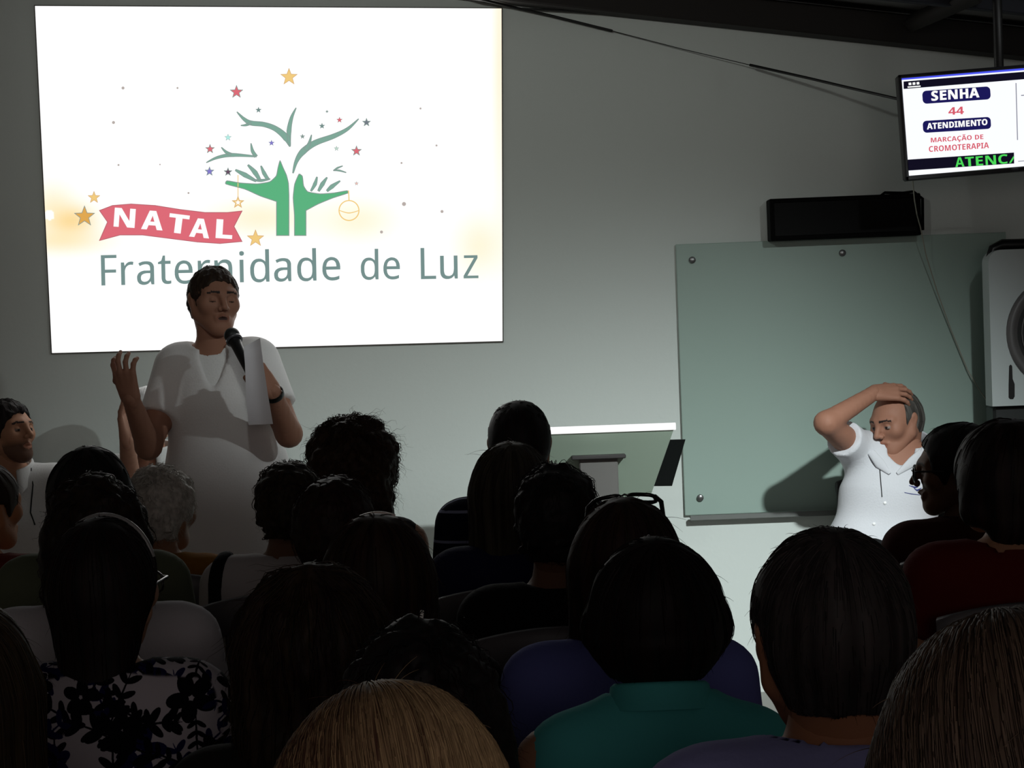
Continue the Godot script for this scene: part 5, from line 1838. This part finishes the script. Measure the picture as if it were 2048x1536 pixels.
func speaker() -> void:
	var white := cloth("tunic_white", Color(0.86, 0.85, 0.85))
	var o := {"label": "standing man in a white tunic speaking into a microphone before the slide", "short": "standing speaker", "u": 430, "v": 540, "d": 6.7, "yaw": 180.0, "stand": true, "seat": false, "skin": Color(0.31, 0.15, 0.1), "eyes": "closed", "mouth": "open", "cell": 0.012, "head_cell": 0.003, "m": 1.05,
		"px": {"head": [428, 605, 6.7], "shR": [352, 734, 6.72], "shL": [516, 722, 6.68], "hipR": [405, 985, 6.72], "hipL": [510, 985, 6.7], "elR": [297, 893, 6.59], "wrR": [262, 797, 6.42], "elL": [578, 868, 6.54], "wrL": [545, 783, 6.4]},
		"forward": Vector3(0.45, 0.06, 0.9), "tilt": 3.0,
		"hands": {"R": {"fingers": Vector3(-0.22, 0.95, 0.15), "palm": Vector3(0.3, 0.2, -0.9), "spread": 0.14, "curls": [[18, 34, 24], [14, 32, 22], [14, 34, 22], [20, 36, 24]], "thumb": [Vector3(0.6, -0.5, -0.5), Vector3(0.2, -0.6, -0.7)]},
			"L": {"fingers": Vector3(-0.45, 0.75, 0.2), "palm": Vector3(-0.6, -0.2, -0.6), "spread": 0.02, "curls": [[70, 85, 50], [74, 88, 50], [78, 88, 50], [80, 88, 50]], "thumb": [Vector3(0.3, -0.7, -0.8), Vector3(-0.6, -0.6, -0.6)]}},
		"hair": {"style": "short", "t": 0.007, "len": 0.05, "color": Color(0.02, 0.012, 0.008), "rough": 0.006, "freq": 34.0, "grain": 0.6, "locks": 700, "lock_len": 0.025, "loose": 160, "loose_len": 0.012, "cell": 0.004, "seed": 41, "fat": 0.0008},
		"shirt": {"mat": white, "name": "tunic", "sleeve": 0.62, "grow": 0.016, "cell": 0.009, "hem": 0.62, "vee": 0.09, "under": cloth("undershirt_white", Color(0.88, 0.88, 0.88))},
		"trousers": cloth("white_trousers", Color(0.8, 0.8, 0.79))}
	var t := person(o)
	t.get_meta("joints")
	# wrist watch
	var own := t.transform.affine_inverse()
	var j: Dictionary = t.get_meta("joints")
	var g := Geo.new()
	var ax: Vector3 = (j.wrL - j.elL).normalized()
	g.lathe([Vector2(0.0315, -0.009), Vector2(0.034, -0.008), Vector2(0.034, 0.008), Vector2(0.0315, 0.009)], Transform3D(aim(ax, Vector3(0, 0, 1)) * Basis(Vector3.RIGHT, PI / 2), j.wrL - ax * 0.012), 24)
	part(t, "wrist_watch", g.mesh(), mat("watch_dark", Color(0.05, 0.05, 0.05), 0.3, 0.4))
	# microphone
	var a := P(464, 671, 6.46)
	var b := P(502, 752, 6.35)
	var m := thing("microphone", "dark handheld microphone at the speaking man's mouth", "microphone", a)
	var d := (b - a).normalized()
	g = Geo.new()
	g.ball(Vector3.ZERO, Vector3(0.026, 0.026, 0.026), 20, 14)
	part(m, "grille_head", g.mesh(), mat("mic_mesh", Color(0.13, 0.14, 0.14), 0.5, 0.4))
	g = Geo.new()
	g.tube([d * 0.02, d * 0.03, d * 0.05, d * 0.19], [0.026, 0.02, 0.018, 0.012], 16)
	part(m, "handle", g.mesh(), mat("mic_black", Color(0.02, 0.02, 0.025), 0.4))
	g = Geo.new()
	g.tube([d * 0.018, d * 0.026], [0.0272, 0.0272], 20)
	part(m, "ring", g.mesh(), mat("mic_ring", Color(0.4, 0.4, 0.42), 0.3, 0.6))
	# folded sheet of paper held with it
	var s := thing("paper_sheet", "folded white sheet of paper hanging from the speaker's raised hand", "paper", P(508, 760, 6.34))
	g = Geo.new()
	var left := [Vector2(487, 694), Vector2(490, 730), Vector2(492, 790), Vector2(497, 850)]
	var right := [Vector2(520, 676), Vector2(527, 730), Vector2(536, 790), Vector2(546, 848)]
	for side in [0.0, 0.0012]:
		var first := g.p.size()
		for y in 19:
			var f := y / 18.0 * 3.0
			var k := mini(int(f), 2)
			for x in 7:
				var u := x / 6.0
				var q: Vector2 = left[k].lerp(left[k + 1], f - k).lerp(right[k].lerp(right[k + 1], f - k), u)
				g.pt(P(q.x, q.y, 6.305 + side + 0.012 * sin(u * PI) + (0.02 * (1.0 - f / 0.5) if f < 0.5 else 0.0)) - s.position)
		for y in 18:
			for x in 6:
				var e := first + y * 7 + x
				if side == 0.0:
					g.i.append_array(PackedInt32Array([e, e + 1, e + 7, e + 1, e + 8, e + 7]))
				else:
					g.i.append_array(PackedInt32Array([e, e + 7, e + 1, e + 1, e + 7, e + 8]))
	part(s, "leaf", g.mesh(), mat("paper_white", Color(0.85, 0.84, 0.86), 0.9))


func seated_helper_with_hand_on_head() -> void:
	var white := cloth("polo_white", Color(0.8, 0.8, 0.82))
	var o := {"label": "seated man in a white polo shirt resting one hand on his balding head", "short": "seated helper at the right", "u": 1795, "v": 782, "d": 7.25, "yaw": 180.0, "skin": Color(0.32, 0.15, 0.1), "cell": 0.012, "head_cell": 0.003, "m": 1.02,
		"px": {"head": [1793, 846, 7.25], "shR": [1722, 906, 7.27], "shL": [1866, 930, 7.25], "hipR": [1715, 1104, 7.22], "hipL": [1806, 1106, 7.22], "elR": [1652, 846, 7.06], "wrR": [1748, 786, 7.17], "elL": [1930, 1040, 7.2], "wrL": [1862, 1115, 7.0]},
		"forward": Vector3(-0.78, -0.16, 0.6), "tilt": -4.0,
		"hands": {"R": {"fingers": Vector3(0.95, 0.05, -0.15), "palm": Vector3(0.1, -0.7, -0.7), "spread": 0.1, "curls": [[18, 22, 18], [16, 22, 18], [16, 22, 16], [18, 24, 16]], "thumb": [Vector3(0.7, -0.35, -0.6), Vector3(0.4, -0.5, -0.7)]}},
		"hair": {"style": "short", "t": 0.006, "len": 0.05, "bald": 0.085, "color": Color(0.025, 0.022, 0.02), "color2": Color(0.12, 0.11, 0.1), "rough": 0.0015, "locks": 260, "lock_len": 0.02, "loose": 20, "loose_len": 0.006, "cell": 0.004, "seed": 42, "fat": 0.0008},
		"shirt": {"mat": white, "name": "polo_shirt", "sleeve": 0.5, "grow": 0.018, "cell": 0.009, "vee": 0.01, "collar": {"gap": 110.0, "point": 0.02, "loose": 0.022, "up": 0.088, "h": 0.04, "fold": 0.045, "tilt": 0.045}},
		"trousers": cloth("black_trousers", Color(0.03, 0.03, 0.035)), "chair": {"label": "chair under the seated helper in the white polo shirt", "mat": mat("stage_chair", Color(0.05, 0.05, 0.05), 0.5)}}
	var t := person(o)
	var shirt := t.get_node("polo_shirt") as Node3D
	var g := Geo.new()
	for v in [Vector2(1770, 1006), Vector2(1748, 1048)]:
		var q := on_shirt(t, v)
		g.ball(q, Vector3(0.006, 0.006, 0.004), 12, 8)
	part(shirt, "button", g.mesh(), mat("button_white", Color(0.95, 0.95, 0.95), 0.15))
	g = Geo.new()
	var pts := []
	var rad := []
	for v in [Vector2(1759, 924), Vector2(1760, 945), Vector2(1762, 970), Vector2(1764, 994)]:
		pts.append(on_shirt(t, v))
		rad.append(0.002)
	g.tube(pts, rad, 6)
	part(t, "lanyard", g.mesh(), mat("cord_dark", Color(0.04, 0.04, 0.06), 0.7))
	# the two turned down points of the collar
	for side in [[Vector2(1742, 904), Vector2(1760, 928), Vector2(1779, 947)], [Vector2(1850, 898), Vector2(1824, 924), Vector2(1794, 947)]]:
		g = Geo.new()
		pts = []
		for v in side:
			pts.append(on_shirt(t, v) + Vector3(0, 0, -0.004))
		g.tube(pts, [0.014, 0.019, 0.006], 12, Vector3(1, 1, 0.4))
		part(shirt, "collar_point", g.mesh(), white)
	# small emblem printed on the chest: a spread bird shape over a line
	g = Geo.new()
	for s in [[Vector2(1818, 971), Vector2(1830, 975), Vector2(1836, 974)], [Vector2(1828, 977), Vector2(1834, 981), Vector2(1843, 976)], [Vector2(1809, 985), Vector2(1824, 988), Vector2(1840, 990)]]:
		pts = []
		for v in s:
			pts.append(on_shirt(t, v))
		g.tube(pts, [0.0012, 0.004 if s[0].y < 980 else 0.0018, 0.0012], 6, Vector3(1, 1, 0.4))
	part(shirt, "emblem", g.mesh(), mat("emblem_blue", Color(0.25, 0.27, 0.5), 0.8))


func on_shirt(t: Node3D, v: Vector2) -> Vector3:
	# where the line of sight through a photograph pixel meets the shirt
	var S: Field = t.get_meta("shirt_field")
	var own := t.transform.affine_inverse()
	for k in 900:
		var q := own * P(v.x, v.y, 6.7 + k * 0.001)
		if S.inside(q) and S.sample(q) < 0.0015:
			return q
	return own * P(v.x, v.y, 7.1)


func bearded_helper() -> void:
	var o := {"label": "bearded man in an open white shirt looking right at the far left edge", "short": "bearded helper", "u": 14, "v": 796, "d": 7.3, "yaw": 180.0, "skin": Color(0.4, 0.2, 0.12), "beard": 0.7, "cell": 0.013, "head_cell": 0.0032, "forward": Vector3(0.82, 0.16, 0.5), "tilt": 2.0, "m": 1.03,
		"hair": {"style": "short", "t": 0.012, "len": 0.05, "color": Color(0.008, 0.006, 0.006), "rough": 0.009, "freq": 30.0, "locks": 500, "lock_len": 0.04, "cell": 0.0045, "seed": 43},
		"shirt": {"mat": cloth("shirt_white", Color(0.84, 0.85, 0.85)), "sleeve": 0.7, "grow": 0.015, "cell": 0.01, "vee": 0.12, "under": cloth("undershirt_white", Color.WHITE), "collar": {"gap": 70.0, "point": 0.035, "loose": 0.024, "up": 0.09, "h": 0.045, "fold": 0.05, "tilt": 0.045}},
		"trousers": cloth("white_trousers", Color.WHITE), "chair": {"label": "chair under the bearded helper at the far left", "mat": mat("stage_chair", Color.BLACK)}}
	var t := person(o)
	var pts := []
	var rad := []
	for v in [Vector2(62, 936), Vector2(66, 970), Vector2(63, 1000), Vector2(61, 1025), Vector2(70, 1050)]:
		pts.append(on_shirt(t, v))
		rad.append(0.0025)
	var g := Geo.new()
	g.tube(pts, rad, 6)
	part(t, "lanyard", g.mesh(), mat("cord_dark", Color.BLACK))


func hidden_helper() -> void:
	person({"label": "white haired helper in a white shirt half hidden behind the speaker, one hand raised", "short": "half hidden helper", "u": 294, "v": 772, "d": 7.3, "yaw": 180.0, "skin": Color(0.42, 0.22, 0.15), "cell": 0.013, "head_cell": 0.004, "forward": Vector3(0.1, 0.0, 1.0), "m": 1.0,
		"px": {"elR": [264, 992, 7.1], "wrR": [254, 880, 6.98]},
		"hands": {"R": {"fingers": Vector3(-0.12, 0.97, 0.1), "palm": Vector3(0.9, 0.1, 0.3), "spread": 0.05, "curls": [[10, 14, 10], [10, 14, 10], [12, 16, 10], [14, 18, 10]]}},
		"hair": {"style": "short", "t": 0.012, "len": 0.05, "color": Color(0.5, 0.5, 0.5), "color2": Color(0.7, 0.7, 0.7), "rough": 0.004, "cell": 0.005, "seed": 44},
		"shirt": {"mat": cloth("shirt_white", Color.WHITE), "sleeve": 0.7, "grow": 0.015, "cell": 0.01, "vee": 0.05, "collar": {"gap": 50.0, "point": 0.03, "loose": 0.02, "up": 0.095, "h": 0.045, "fold": 0.05}},
		"trousers": cloth("white_trousers", Color.WHITE), "chair": {"label": "chair under the half hidden helper behind the speaker", "mat": mat("stage_chair", Color.BLACK)}})
